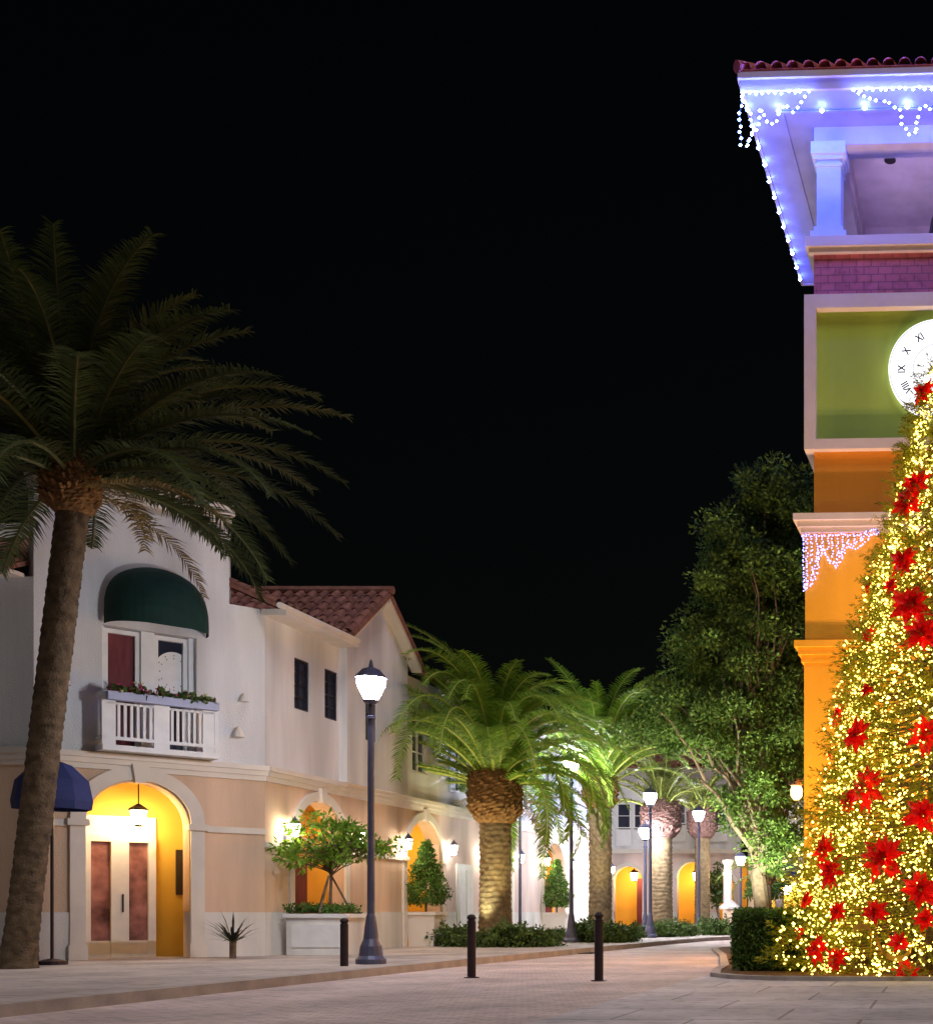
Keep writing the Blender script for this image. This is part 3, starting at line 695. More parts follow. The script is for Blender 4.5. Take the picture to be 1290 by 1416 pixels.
# belfry
zf = tz(321); ztop = 16.95
cs = 2.32
for sx in (-1,1):
    for sy in (-1,1):
        q = MB(); x,y = sx*cs, sy*cs; z0 = zf; h = ztop-zf
        q.box(x-.37,x+.37,y-.37,y+.37,z0,z0+.16); q.box(x-.25,x+.25,y-.25,y+.25,z0+.28,z0+h-.42)
        q.box(x-.31,x+.31,y-.31,y+.31,z0+.16,z0+.28)
        q.box(x-.28,x+.28,y-.28,y+.28,z0+h-.42,z0+h-.36); q.box(x-.31,x+.31,y-.31,y+.31,z0+h-.28,z0+h-.2); q.box(x-.25,x+.25,y-.25,y+.25,z0+h-.36,z0+h-.28)
        q.box(x-.36,x+.36,y-.36,y+.36,z0+h-.2,z0+h+.05); obj('belfry_column', q, M['paintw'], T)
m = MB()
for a,b,c,d in ((-2.62,2.62,-2.62,-2.1),(-2.62,2.62,2.1,2.62),(-2.62,-2.1,-2.1,2.1),(2.1,2.62,-2.1,2.1)): m.box(a,b,c,d,ztop,ztop+.50)
m.box(-2.1,2.1,-2.1,2.1,17.75,17.8)
for a,b,c,d in ((-2.1,2.1,-2.1,-2.05),(-2.1,2.1,2.05,2.1),(-2.1,-2.05,-2.05,2.05),(2.05,2.1,-2.05,2.05)): m.box(a,b,c,d,17.33,17.75)
obj('belfry_beam', m, M['stucco_in'], T)
obj('ceiling_vent', MB().lathe([(.13,17.73),(.13,17.749)],20,(-1.2,-.7,0)), M['black'], T)
# soffit (4 boards around the beams) and fascia
se = 3.84; m = MB()
for a,b,c,d in ((-se,se,-se,-2.62),(-se,se,2.62,se),(-se,-2.62,-2.62,2.62),(2.62,se,-2.62,2.62)): m.box(a,b,c,d,17.32,17.40)
for k in (-3.2,3.2): m.box(-3.24,3.24,k-.04,k+.04,17.26,17.32); m.box(k-.038,k+.038,-3.16,3.16,17.26,17.318)
obj('soffit', m, M['soff'], T)
m = MB()
for a,b,c,d in ((-se,se,-se-.06,-se),(-se,se,se,se+.06),(-se-.06,-se,-se-.06,se+.06),(se,se+.06,-se-.06,se+.06)): m.box(a,b,c,d,17.28,17.58)
for a,b,c,d in ((-se-.1,se+.1,-se-.12,-se-.06),(-se-.1,se+.1,se+.06,se+.12),(-se-.12,-se-.06,-se-.06,se+.06),(se+.06,se+.12,-se-.06,se+.06)): m.box(a,b,c,d,17.50,17.62)
obj('fascia', m, M['tpink'], T)
m = MB(); e = se+.12; zr = 17.67; zt = 19.2
for a,b,c,d in (((-e,-e),(e,-e),(.25,0),(-.25,0)),((e,e),(-e,e),(-.25,0),(.25,0)),((e,-e),(e,e),(.25,.1),(.25,-.1)),((-e,e),(-e,-e),(-.25,-.1),(-.25,.1))):
    tile_roof(m, (*a,zr),(*b,zr),(*c,zt),(*d,zt), .31, 12, .11)
for sx in (-1,1):
    for sy in (-1,1): m.tube([(sx*e,sy*e,zr+.06),(0,0,zt+.08)], .12, 8)
obj('roof', m, M['ttile'], T)
# bell hangs in the belfry
B = thing('bell', 'dark bronze bell hanging in the open belfry of the tower', 'bell', (0.05,TY,zf+.95), math.radians(-2.4))
obj('bell_body', MB().lathe([(.62,0),(.60,.06),(.50,.25),(.42,.55),(.38,.8),(.30,.98),(.12,1.06),(.05,1.08)],28), M['bell'], B, True)
obj('hanger', MB().box(-.05,.05,-.05,.05,1.05,1.83), M['bell'], B); obj('clapper', MB().ball((0,0,-.05),.1,8), M['bell'], B)
# clock dial on the green panel
cr_ = 1.02; cz = tz(507); yd = -(s1-.2)
def dialdisc(mb, r0, r1, w0, w1, n=64):
    vs = []
    for w in (w0,w1):
        for r in (r0,r1):
            for i in range(n): a = 2*PI*i/n; vs.append((r*math.cos(a), -w, r*math.sin(a)))
    fs = [(n*2+i, n*2+(i+1)%n, n*3+(i+1)%n, n*3+i) for i in range(n)]+[(n+i,n+(i+1)%n,n*3+(i+1)%n,n*3+i) for i in range(n)]
    mb.add(vs, fs)
K = thing('clock', 'round backlit white clock with black roman numerals on the green tower panel', 'clock', (0,0,0), 0)
K.location = Matrix.Rotation(math.radians(-2.4),3,'Z')@Vector((0,yd,0))+Vector((-.04,TY,cz)); K.rotation_euler = (0,0,math.radians(-2.4))
q = MB(); q.add([(cr_*math.cos(2*PI*i/64),-w,cr_*math.sin(2*PI*i/64)) for w in (.004,.12) for i in range(64)], [tuple(range(64)), tuple(range(64,128))[::-1]]+[(i,(i+1)%64,64+(i+1)%64,64+i) for i in range(64)])
obj('dial', q, M['clockw'], K)
q = MB(); dialdisc(q, .50,.515,.12,.125); dialdisc(q, cr_-.035,cr_-.02,.12,.125)
for i in range(60):
    a = 2*PI*i/60; r = cr_-.06; q.octa((r*math.cos(a),-.122,r*math.sin(a)), .007)
obj('dial_rings', q, M['pole'], K)
dg = bpy.context.evaluated_depsgraph_get()
def textmesh(s, size):
    cu = bpy.data.curves.new('numeral', 'FONT'); cu.body = s; cu.size = size; cu.align_x = 'CENTER'; cu.align_y = 'CENTER'; cu.extrude = .004; cu.offset = .006
    o = bpy.data.objects.new('numeral_tmp', cu); C.objects.link(o); bpy.context.view_layer.update()
    me = bpy.data.meshes.new_from_object(o.evaluated_get(bpy.context.evaluated_depsgraph_get())); bpy.data.objects.remove(o); return me
for i,s in enumerate(['XII','I','II','III','IIII','V','VI','VII','VIII','IX','X','XI']):
    a = PI/2-2*PI*i/12; me = textmesh(s, .22); me.materials.clear(); me.materials.append(M['handm'])
    me.transform(Matrix.Translation((.74*math.cos(a),-.126,.74*math.sin(a)))@Matrix.Rotation(PI/2,4,'X')@Matrix.Rotation(a-PI/2,4,'Z')@Matrix.Diagonal((.8,1,1,1)))
    o = bpy.data.objects.new('numeral', me); C.objects.link(o); o.parent = K
for ang,ln,w in ((math.radians(-25),.5,.05),(math.radians(62),.78,.035)):
    c,s = math.cos(ang),math.sin(ang); q = MB(); q.add([(p*c-t*s,-y,p*s+t*c) for y in (.13,.14) for p,t in ((-.12,-w),(-.12,w),(ln,w*.25),(ln,-w*.25))], [(0,1,2,3),(7,6,5,4),(0,4,5,1),(1,5,6,2),(2,6,7,3),(3,7,4,0)])
    obj('clock_hand', q, M['handm'], K)

# string lights on the tower --------------------------------------------
def rot_loc(x,y,z): v = Matrix.Rotation(math.radians(-2.4),3,'Z')@Vector((x,y,z)); return (v.x, v.y+TY, v.z)
def lights(name, label, cat, paths, step, r, m, group=None):
    t = thing(name, label, cat, (0,TY,0), math.radians(-2.4), group); b = MB(); w = MB()
    for P in paths:
        P = [Vector(p) for p in P]; w.tube(P, .006, 3)
        acc = 0
        for a,c in zip(P,P[1:]):
            L = (c-a).length; x = acc
            while x < L: p = a.lerp(c,x/L); b.octa((p.x+random.gauss(0,.012),p.y,p.z+random.gauss(0,.012)), r); x += step
            acc = x-L
    obj('wire', w, M['wire'], t); obj('bulbs', b, M[m], t); return t
yf = -se-.14
def fx(px): return pxw(px, TY+yf)+.15      # x on the front fascia plane (rotation negligible)
def fz(py): return 1+(CY-py)*(TY+yf)/F
P_ = lambda pts: [(fx(x), yf, fz(y)) for x,y in pts]
lights('icicle_lights', 'blue white icicle lights draped on the left corner of the tower eave', 'string lights',
  [P_([(1026,121),(1122,121)]), P_([(1026,121),(1022,150),(1024,196)]), P_([(1030,196),(1040,178),(1050,165),(1049,142),(1058,158),(1064,167),(1073,160),(1080,146),(1087,140),(1095,148),(1105,142),(1112,128),(1118,121)]), P_([(1024,125),(1036,150),(1040,178),(1028,198)])], .13, .03, 'bulbb', 'icicle lights on the tower eave')
lights('icicle_lights', 'blue white icicle lights draped along the front of the tower eave above the clock', 'string lights',
  [P_([(1180,121),(1340,121)]), P_([(1180,121),(1200,132),(1232,140),(1246,150),(1248,168),(1256,182),(1270,184),(1268,168),(1274,150),(1284,145),(1296,158),(1310,150),(1330,140)])], .13, .03, 'bulbb', 'icicle lights on the tower eave')
xl = -se+.25
lights('soffit_lights', 'row of blue white bulbs under the edge of the tower eave', 'string lights', [[(-3.2,-3.35,17.22),(3.3,-3.35,17.22)]], .86, .05, 'bulbb', 'bulb rows under the tower eave')
lights('soffit_lights', 'receding row of blue white bulbs under the left eave of the tower', 'string lights', [[(-se-.02,-3.4,17.22),(-se-.02,se,17.22)]], .62, .045, 'bulbb', 'bulb rows under the tower eave')
# violet curtain at the upper ledge
yv = -s1-.06
def vx(px): return pxw(px, TY+yv)+.125
def vz(py): return 1+(CY-py)*(TY+yv)/F
Q_ = lambda pts: [(vx(x), yv, vz(y)) for x,y in pts]
out = [(1113,814),(1122,806),(1128,790),(1132,772),(1136,756),(1141,765),(1147,776),(1156,783),(1162,772),(1170,755),(1182,758),(1194,750),(1203,738),(1214,735)]
paths = [Q_([(1107,738),(1216,738)]), Q_(out), Q_([(x-3,y-5) for x,y in out]), Q_([(1109,738),(1110,816)]), Q_([(1114,740),(1114,812)])]
for x in (1121,1128,1136,1144,1150,1157,1164,1172,1181,1190):
    ys = [y for (a,y) in out if abs(a-x) < 9]; paths.append(Q_([(x,740),(x,(sum(ys)/len(ys) if ys else 755)-6)]))
lights('icicle_lights', 'violet white icicle curtain hanging from the ledge of the orange tower shaft', 'string lights', paths, .05, .018, 'bulbv', 'icicle curtain on the tower shaft')

# unseen uplights added to light the tower, palms and oak
def added_flood(loc, target, power, col, size, label, r=.08):
    t = thing('added_floodlight', label, 'added_floodlight', loc, 0, 'uplights added to brighten tower and trees')
    obj('stake', MB().tube([(0,0,-.02),(0,0,.12)], .02, 6), M['black'], t)
    d = (Vector(target)-Vector(loc)).normalized()
    obj('housing', MB().tube([Vector((0,0,.16))-d*.12, Vector((0,0,.16))+d*.08], [.05,.09] if r > .06 else [.03,.05], 12), M['black'], t)
    ld = bpy.data.lights.new('added_flood_beam', 'SPOT'); ld.energy = power; ld.color = col; ld.spot_size = math.radians(size); ld.spot_blend = .9; ld.shadow_soft_size = r
    lo = bpy.data.objects.new('added_flood_beam', ld); C.objects.link(lo); lo.parent = t; lo.location = Vector((0,0,.16))+d*.2
    lo.rotation_euler = d.to_track_quat('-Z','Y').to_euler(); return t
added_flood((-3.3,22.9,.06), (-1.6,26.0,6.5), 900, (1,.62,.2), 80, 'added black uplight in the mulch behind the box hedge')
added_flood((3.2,22.9,.06), (.6,26.0,6.5), 850, (1,.62,.2), 80, 'added black uplight in the mulch between tree and tower, right side')
added_flood((-2.7,22.4,.06), (-.9,26.1,11.8), 1100, (1,.68,.62), 32, 'added black uplight aimed at the clock from behind the tree')

added_flood(rot_loc(-1.3,-1.6,zf), rot_loc(.4,.3,17.7), 90, (.75,.55,1), 120, 'small violet uplight added on the belfry floor beside the bell')  # unseen, added to lighten the belfry ceiling
# warm lamp on the tower side
W = thing('wall_lamp', 'bright amber lantern on the left side of the orange tower', 'wall lamp', (-2.86,26.45,3.55))
obj('bracket', MB().tube([(.08,0,.1),(-.1,0,.22),(-.25,0,.16)], .018, 5), M['dark'], W); obj('lantern_cap', MB().lathe([(.15,.10),(.1,.17),(.02,.26)],8,(-.25,0,0)), M['dark'], W)
obj('lamp_glass', MB().lathe([(.06,-.2),(.12,-.12),(.13,0),(.10,.09)],12,(-.25,0,0)), M['amber'], W)
ld = bpy.data.lights.new('lantern_light', 'POINT'); ld.energy = 260; ld.color = (1,.52,.14); ld.shadow_soft_size = .1
lo = bpy.data.objects.new('lantern_light', ld); C.objects.link(lo); lo.parent = W; lo.location = (-.34,-.22,-.12)

# ------------------------------------------------------------------ street lamps
def make_lamp(label, loc, H, lm='lampw', r=.05, double=False):
    t = thing('street_lamp', label, 'street lamp', loc, 0, 'street lamps along the kerb')
    obj('base', MB().lathe([(.24,0),(.24,.08),(.19,.14),(.17,.3),(.12,.42),(.10,.62),(.075,.8),(.06,.85)],14), M['pole'], t, False)
    obj('pole', MB().lathe([(.062,.85),(.05,H-.55),(.075,H-.54),(.075,H-.5),(.05,H-.48),(.045,H-.30),(.12,H-.26),(.13,H-.22),(.04,H-.22)],12), M['pole'], t)
    obj('lamp_glass', MB().lathe([(.11,H-.215),(.20,H-.02),(.225,H+.08),(.20,H+.14)],12), M[lm], t)
    obj('lantern_cap', MB().lathe([(.25,H+.145),(.23,H+.19),(.14,H+.29),(.04,H+.33),(.025,H+.42),(.01,H+.46)],12), M['pole'], t)
    return t
Lmp = make_lamp('tall blue grey street lamp in front of the small staked tree, nearest the camera', (pxw(513,21.3),21.3,PZ), pz(950,21.3)-PZ, 'lampn')
make_lamp('street lamp with flared base just right of the thick palm trunk', (pxw(790,36.5),36.5,PZ), pz(1058,36.5)-PZ)
make_lamp('street lamp beside the red brown palm boot, third from the camera', (pxw(899,43),43,PZ), pz(1104,43)-PZ)
make_lamp('shorter street lamp just left of the third lamp, half hidden by its pole', (pxw(892,46),46,PZ), pz(1152,46)-PZ)
make_lamp('street lamp in front of the narrow fourth palm trunk', (pxw(966,50),50,PZ), pz(1128,50)-PZ)
make_lamp('small far street lamp beside the gate pillar under the arching fronds', (pxw(1024,53),53,PZ), pz(1190,53)-PZ, 'sconce')
t = thing('banner_pole', 'thin dark pole with curled arm just right of the thick palm trunk', 'pole', (pxw(719,39),39,PZ))
obj('pole', MB().lathe([(.12,0),(.12,.2),(.05,.35),(.04,3.9)],10), M['pole'], t)
obj('arm', MB().tube([(0,0,3.85),(.1,0,4.05),(.3,0,4.1),(.45,0,3.95),(.42,0,3.8)], .02, 6).ball((.4,0,3.72),.07,8), M['pole'], t)
t = thing('drain_grate', 'dark iron drain grate set in the road beside the kerb near the second lamp', 'drain grate', (-8.62,30.6,.006))
q = MB(); q.box(-.22,.22,-.45,-.41,0,.02); q.box(-.22,.22,.41,.45,0,.02)
for k in range(9): q.box(-.22,.22,-.37+k*.09,-.33+k*.09,0,.016)
obj('grate_bars', q, M['black'], t)
# bollards
bo = thing('bollard', 'x', 'bollard', (0,0,0), 0, 'dark bollards along the crossing')
obj('post', MB().lathe([(.062,0),(.062,.89),(.052,.90),(.052,.92),(.064,.93),(.064,.96),(.045,.99),(.01,1.0)],18), M['black'], bo)
obj('foot_plate', MB().lathe([(.11,0),(.11,.012),(.066,.02)],18), M['black'], bo)
for i,(px,Y,s,lb) in enumerate(((828,18.3,1.0,'dark bollard standing on the road right of the second lamp, rightmost of three'),(652,19.2,.965,'dark bollard in front of the thick palm trunk, middle of three'),(476,20.5,.90,'dark bollard left of the nearest street lamp, leftmost of three'))):
    if i == 0: bo.location = (pxw(px,Y),Y,.004); bo['label'] = lb
    else: dup(bo, (pxw(px,Y),Y,.004 if True else 0), lb, scale=(1,1,s))

# ------------------------------------------------------------------ planter, small tree, topiaries
pl = thing('planter', 'long white planter box under the first arch holding a low green hedge', 'planter', (-12.72,26.0,PZ))
obj('box', MB().box(-.60,.60,-.42,.42,0,.76), M['wains'], pl); obj('rim', MB().box(-.65,.65,-.47,.47,.76,.84).box(-.48,.48,-.44,-.42,.16,.62), M['paintw'], pl); obj('soil', MB().box(-.55,.55,-.38,.38,.84,.86), M['mulch'], pl)
hh = thing('planter_hedge', 'low clipped green plants filling the white planter box', 'plant', (-12.72,26.0,PZ+.84))
q = MB(); P = [(random.uniform(-.6,.6),random.uniform(-.42,.4),random.uniform(.02,.14)) for _ in range(90)]; cloud(q, P, [.11]*90, 24, .07, .5); obj('foliage', q, M['hedge'], hh)
ST = thing('staked_tree', 'young bright green tree held by three wooden stakes in the white planter', 'tree', (-12.62,25.95,PZ+.84))
q = MB(); q.tube([(0,0,0),(.02,.02,.7),(.0,.05,1.3),(.06,0,1.8)], [.035,.03,.028,.02], 7)
ells = [(0,0,1.45,1.15,.85,.42),(-.6,-.3,1.15,.85,.6,.28),(.75,.3,1.3,.7,.6,.3),(-.2,.1,1.85,.7,.6,.32)]
cen = blob_points(ells, 88, .3)
for c in cen: limb(q, (0,.03,random.uniform(.75,1.5)), c, .014, .004, .1, 4, 4)
obj('trunk', q, M['bark'], ST)
for a in (0.5,2.6,4.7): obj('stake', MB().tube([(.42*math.cos(a),.42*math.sin(a),0),(.03*math.cos(a),.03*math.sin(a),.78)], .022, 6), M['bark'], ST)
q = MB(); cloud(q, cen, [random.uniform(.14,.26) for _ in cen], 30, .125, .42, .55); obj('crown', q, M['young'], ST)

def topiary(label, loc, H, R):
    t = thing('topiary', label, 'topiary', loc, 0, 'cone topiaries in square tubs')
    obj('trunk', MB().tube([(0,0,0),(0,0,.4)], .03, 6), M['bark'], t); q = MB(); cen = []; rad = []
    for _ in range(420):
        z = random.random()**1.35; a = random.uniform(0,2*PI); r = R*(1-z)**.85*random.uniform(.55,1.)*(1+.12*math.sin(a*3+z*9)); r = min(r, R*(.55+2.5*z))
        cen.append((r*math.cos(a),r*math.sin(a),.25+z*(H-.25))); rad.append(random.uniform(.06,.13))
    cloud(q, cen, rad, 16, .075, .5); obj('foliage', q, M['topi'], t); return t
def tub(label, loc, s, h):
    t = thing('tub', label, 'planter', loc, 0, 'square cream tubs'); obj('body', MB().add([(x*k,y*k,z) for k,z in ((s*.86,0),(s,h)) for x,y in ((-1,-1),(1,-1),(1,1),(-1,1))], [(0,3,2,1),(4,5,6,7),(0,1,5,4),(1,2,6,5),(2,3,7,6),(3,0,4,7)]), M['trim'], t)
    obj('rim', MB().box(-s-.04,s+.04,-s-.04,s+.04,h,h+.08), M['trim'], t); return t
tub('square cream tub under the nearer cone topiary', (-13.25,32.3,PZ), .36, .80); topiary('tall cone clipped topiary in the nearer arch beside the lamp post', (-13.25,32.3,PZ+.88), 1.75, .62)
tub('square cream tub under the further cone topiary', (-13.2,43.0,PZ), .42, .78); topiary('smaller cone clipped topiary right of the palm in the further arch', (-13.2,43.0,PZ+.86), 1.75, .56)
# spiky plant by the corner wall
t = thing('spiky_plant', 'dark spiky low plant against the white wainscot near the corner', 'plant', (pxw(322,23.9),23.9,PZ)); q = MB()
for i in range(46):
    a = random.uniform(0,2*PI); e = random.uniform(.15,1.3); L = random.uniform(.4,.75); d = Vector((math.cos(a)*math.cos(e),math.sin(a)*math.cos(e),math.sin(e))); s = Vector((-math.sin(a),math.cos(a),0))*.022
    p0 = Vector((0,0,.3)); p1 = p0+d*L*.6; p2 = p0+d*L-Vector((0,0,.08)); q.add([p0-s*.6,p0+s*.6,p1+s,p1-s,p2], [(0,1,2,3),(3,2,4)])
obj('leaves', q, M['agave'], t); obj('stem', MB().tube([(0,0,0),(0,0,.34)],.06,8), M['bark'], t)

# shrubs along the palms
def make_shrub(label, loc, w, h, n=90, mm='shrub', per=36):
    t = thing('shrub', label, 'shrub', loc, random.uniform(0,3), 'low shrubs under the palms'); q = MB()
    cen = [(random.gauss(0,w*.45),random.gauss(0,w*.4),abs(random.gauss(h*.45,h*.28))) for _ in range(n)]
    cloud(q, cen, [random.uniform(.08,.16) for _ in cen], per, .085, .55); obj('foliage', q, M[mm], t)
    st = MB()
    for _ in range(7): limb(st, (0,0,0), (random.gauss(0,w*.4),random.gauss(0,w*.4),h*.7), .014,.005,.1,3,4)
    obj('stems', st, M['bark'], t); return t
SH = [make_shrub('x', (0,0,0), .5, .5), make_shrub('x', (0,0,0), .62, .42)]
spots = [(630,32.2,1.,'low shrub left of the thick palm trunk'),(664,31.6,.85,'low shrub touching the left foot of the thick palm trunk'),(708,31.8,1.1,'low shrub at the right foot of the thick palm trunk'),(738,32.0,1.0,'low shrub below the thin dark pole'),(757,33.0,.7,'small shrub at the end of the bed right of the thin pole'),
 (778,38.5,.8,'small shrub behind the flared lamp base'),(818,37.0,1.2,'shrub at the foot of the second palm beside the bollard'),(842,36.5,1.1,'dark shrub right of the rightmost bollard'),(866,37.8,1.,'low shrub between the second and third palms'),
 (890,44,.9,'low shrub left of the third lamp base'),(922,44.5,1.1,'low shrub at the foot of the third palm'),(940,46,1.1,'low shrub between the third and fourth palms'),(985,48,1.2,'dark low shrub right of the fourth lamp'),(1000,49,1.1,'dark low shrub at the end of the far bed')]
for i,(px,Y,s,lb) in enumerate(spots):
    loc = (pxw(px,Y),Y,PZ)
    if i < 2: SH[i].location = loc; SH[i]['label'] = lb; SH[i].scale = (s,)*3
    else: dup(SH[i%2], loc, lb, random.uniform(0,6), s)

# ------------------------------------------------------------------ palms
G = 'date palms along the kerb'
palm_tree('thick date palm with full green crown and bulging trunk top, centre of the street', (pxw(685,34),34,PZ), 3.3, .39, .66, 1.6, 104, 5.4, G, ll=.54, nl=104, droopk=2.0, eldist=(.27,1.5), asym=.24)
palm_tree('second date palm behind the thick one, right of its trunk', (pxw(830,40),40,PZ), 4.2, .34, .50, 1.1, 66, 4.6, G, ll=.5, nl=84, droopk=1.5, eldist=(.78,1.5))
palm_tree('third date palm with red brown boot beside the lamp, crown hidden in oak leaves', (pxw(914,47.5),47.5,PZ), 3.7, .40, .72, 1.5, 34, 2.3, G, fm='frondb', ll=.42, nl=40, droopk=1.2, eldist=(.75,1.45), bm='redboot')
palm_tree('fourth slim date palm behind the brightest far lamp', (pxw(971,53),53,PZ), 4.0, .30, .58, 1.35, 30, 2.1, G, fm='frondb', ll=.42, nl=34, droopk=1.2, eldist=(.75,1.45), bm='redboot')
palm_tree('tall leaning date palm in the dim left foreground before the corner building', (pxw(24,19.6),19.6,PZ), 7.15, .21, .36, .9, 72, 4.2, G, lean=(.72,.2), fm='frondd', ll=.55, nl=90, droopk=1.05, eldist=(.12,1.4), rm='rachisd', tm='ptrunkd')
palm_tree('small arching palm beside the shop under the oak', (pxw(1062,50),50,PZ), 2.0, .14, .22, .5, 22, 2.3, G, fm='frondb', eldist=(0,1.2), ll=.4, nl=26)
for px,Y,lb in ((700,32.6,'added black uplight in the shrubs under the thick palm'),(838,38.3,'added black uplight in the shrubs under the second palm')):  # unseen uplights added to brighten the palm trunks and crowns
    added_flood((pxw(px,Y),Y,PZ), (pxw(px-12,Y+1.5),Y+1.5,6), 230, (1,.86,.42), 75, lb)
added_flood((pxw(655,33),33.2,PZ), (pxw(680,34),34,6.5), 180, (.95,.95,.6), 80, 'added black uplight left of the thick palm trunk')

# ------------------------------------------------------------------ oak beside the tower
def oak_tree(label, loc, ells, ncl, per, size, trunkr, th, cr=(.3,.6), mm='oak', cat='tree', name='oak_tree', nb=26):
    t = thing(name, label, cat, loc); q = MB(); cen = blob_points(ells, ncl, .35)
    q.tube([(0,0,0),(.08,.02,th*.4),(-.05,.1,th*.75),(.1,0,th)], [trunkr*1.35,trunkr,trunkr*.92,trunkr*.8], 10)
    for c in random.sample(cen, min(nb,len(cen))):
        s = (0,0,random.uniform(th*.7,th)); mid = (c[0]*.5+random.gauss(0,.2), c[1]*.5, s[2]+(c[2]-s[2])*.55)
        limb(q, s, mid, trunkr*.35, trunkr*.18, .08, 5, 6); limb(q, mid, c, trunkr*.18, .012, .08, 5, 5)
    obj('trunk', q, M['twig'], t)
    q = MB(); cloud(q, cen, [random.uniform(*cr) for _ in cen], per, size, .5, .7)
    obj('crown', q, M[mm], t); return t
OY = 33.5
def oe(px,py,rx,rz,ry=2.2,dy=0): return (pxw(px,OY)-pxw(1050,OY), dy, pz(py,OY)-.06, rx*OY/F, ry, rz*OY/F)
oak_tree('large dark green oak rising beside the left edge of the orange tower', (pxw(1050,OY),OY,.06),
  [oe(1050,790,62,85),oe(1090,690,35,50),oe(1020,760,45,55),oe(1055,690,42,40),oe(1000,830,40,45),oe(985,900,62,58),oe(1060,900,75,85),oe(940,985,60,52,1.8),oe(1020,1010,75,62),oe(1090,1020,60,70),oe(1050,1110,60,50,1.6),oe(900,1010,40,35,1.4),oe(1090,1130,40,60,1.5),oe(1140,800,45,120),oe(1065,1170,45,35,1.2)],
  860, 140, .115, .22, 2.6, (.28,.55), nb=80)
oak_tree('small dark bushy tree by the shop front right of the gate pillar', (pxw(1062,53),53,PZ), [(0,0,1.9,.9,.9,.5),(-.4,0,1.6,.6,.6,.3)], 60, 60, .12, .07, 1.3, (.2,.35), 'hedge', name='small_tree', nb=10)
oak_tree('small loose green tree beside the fourth palm in front of the ochre shop', (pxw(992,55),55,PZ), [(0,0,2.2,.7,.7,.8),(.2,0,1.6,.5,.5,.5)], 50, 55, .12, .06, 1.4, (.2,.35), 'shrub', name='small_tree', nb=10)
added_flood((pxw(1030,31),31.2,.06), (pxw(1030,33),33.5,7), 1300, (.95,.95,.6), 110, 'added black uplight under the large oak')  # unseen, added to lift the dark crown
# hedge
q = MB(); hx0,hx1,hy0,hy1,hz = -3.42,-2.2,20.3,22.0,1.0
hd = thing('hedge', 'dark clipped box hedge at the left foot of the lit tree', 'hedge', ((hx0+hx1)/2,(hy0+hy1)/2,.055))
n = 26000; P = np.stack([rng.uniform(-(hx1-hx0)/2,(hx1-hx0)/2,n), rng.uniform(-(hy1-hy0)/2,(hy1-hy0)/2,n), rng.uniform(.04,hz-.06,n)],1)
ax = rng.integers(0,5,n); h2 = np.array([(hx1-hx0)/2,(hy1-hy0)/2])
j = rng.uniform(-.07,.0,n)+.03*np.sin(P[:,2]*9+P[:,1]*7)
P[ax==0,0] = -h2[0]-j[ax==0]*0-rng.uniform(-.08,.02,(ax==0).sum()); P[ax==1,0] = h2[0]; P[ax==2,1] = -h2[1]-rng.uniform(-.08,.02,(ax==2).sum()); P[ax==3,1] = h2[1]; P[ax==4,2] = hz-.04+rng.uniform(-.07,.04,(ax==4).sum())
V,Fq = leaf_quads(P, .05, .6); q.addnp(V,Fq); obj('foliage', q, M['hedge'], hd)
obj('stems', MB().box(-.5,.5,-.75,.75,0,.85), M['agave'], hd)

# ------------------------------------------------------------------ lit tree
TX, TYc = pxw(1293,20.9), 20.9
prof = [(.0,2.40),(.3,2.46),(1.0,2.28),(1.98,2.05),(2.93,1.76),(4.6,1.48),(5.66,1.17),(6.5,.98),(7.7,.62),(8.6,.42),(9.7,.16),(10.0,.02)]
pzv = np.array([p[0] for p in prof]); prv = np.array([p[1] for p in prof])
XT = thing('christmas_tree', 'tall cone shaped evergreen christmas tree covered in yellow lights before the tower', 'christmas tree', (TX,TYc,.055))
obj('trunk', MB().tube([(0,0,0),(0,0,5),(0,0,9.6)], [.17,.10,.02], 10), M['bark'], XT)
def cone_pts(n, lo, hi):
    z = []
    while len(z) < n:
        c = rng.uniform(0,10,n*3); r = np.interp(c,pzv,prv); z += c[rng.uniform(0,2.7,n*3)<r+.05].tolist()
    z = np.array(z[:n]); a = rng.uniform(0,2*PI,n); tier = .07*np.sin(z*5.2+np.sin(a*3)*1.2)+.07*np.sin(a*7+z*2.1)+.06*np.sin(a*13-z*5)
    r = np.interp(z,pzv,prv)*(1+tier)*rng.uniform(lo,hi,n)
    return np.stack([r*np.cos(a), r*np.sin(a), z],1), a
q = MB(); P,a = cone_pts(7800, .72, 1.01)
br = MB()
for p,aa in zip(P[:900],a[:900]):
    br.tube([(p[0]*.15,p[1]*.15,p[2]+.12*1), (p[0]*.6,p[1]*.6,p[2]-.02), tuple(p)], [.018,.012,.005], 3)
# sprigs: short stems densely set with needles
S = np.repeat(P,1,0); d = np.stack([np.cos(a),np.sin(a),rng.uniform(-.35,.35,len(a))],1)+rng.normal(size=(len(a),3))*.45; d /= np.linalg.norm(d,axis=1)[:,None]
pts = []; outs = []
for t in np.linspace(0,1,7):
    for _ in range(4): pts.append(P+d*.26*t); outs.append(d)
pts = np.concatenate(pts); outs = np.concatenate(outs)
V,Fq = leaf_quads(pts, .085, .16, outs, .75); q.addnp(V,Fq)
obj('foliage', q, M['needle'], XT); obj('branches', br, M['bark'], XT)
YL = thing('string_lights', 'thousands of yellow white fairy lights wound all over the cone shaped christmas tree', 'string lights', (TX,TYc,.055))
q = MB(); P,a = cone_pts(15000, .80, 1.06)
keep = (np.sin(a*5+P[:,2]*2.3)+np.sin(a*9-P[:,2]*4.1)+np.sin(P[:,2]*6.5+2*np.sin(a*4)))/3 + rng.normal(size=len(a))*.35 > -.28
P = P[keep]
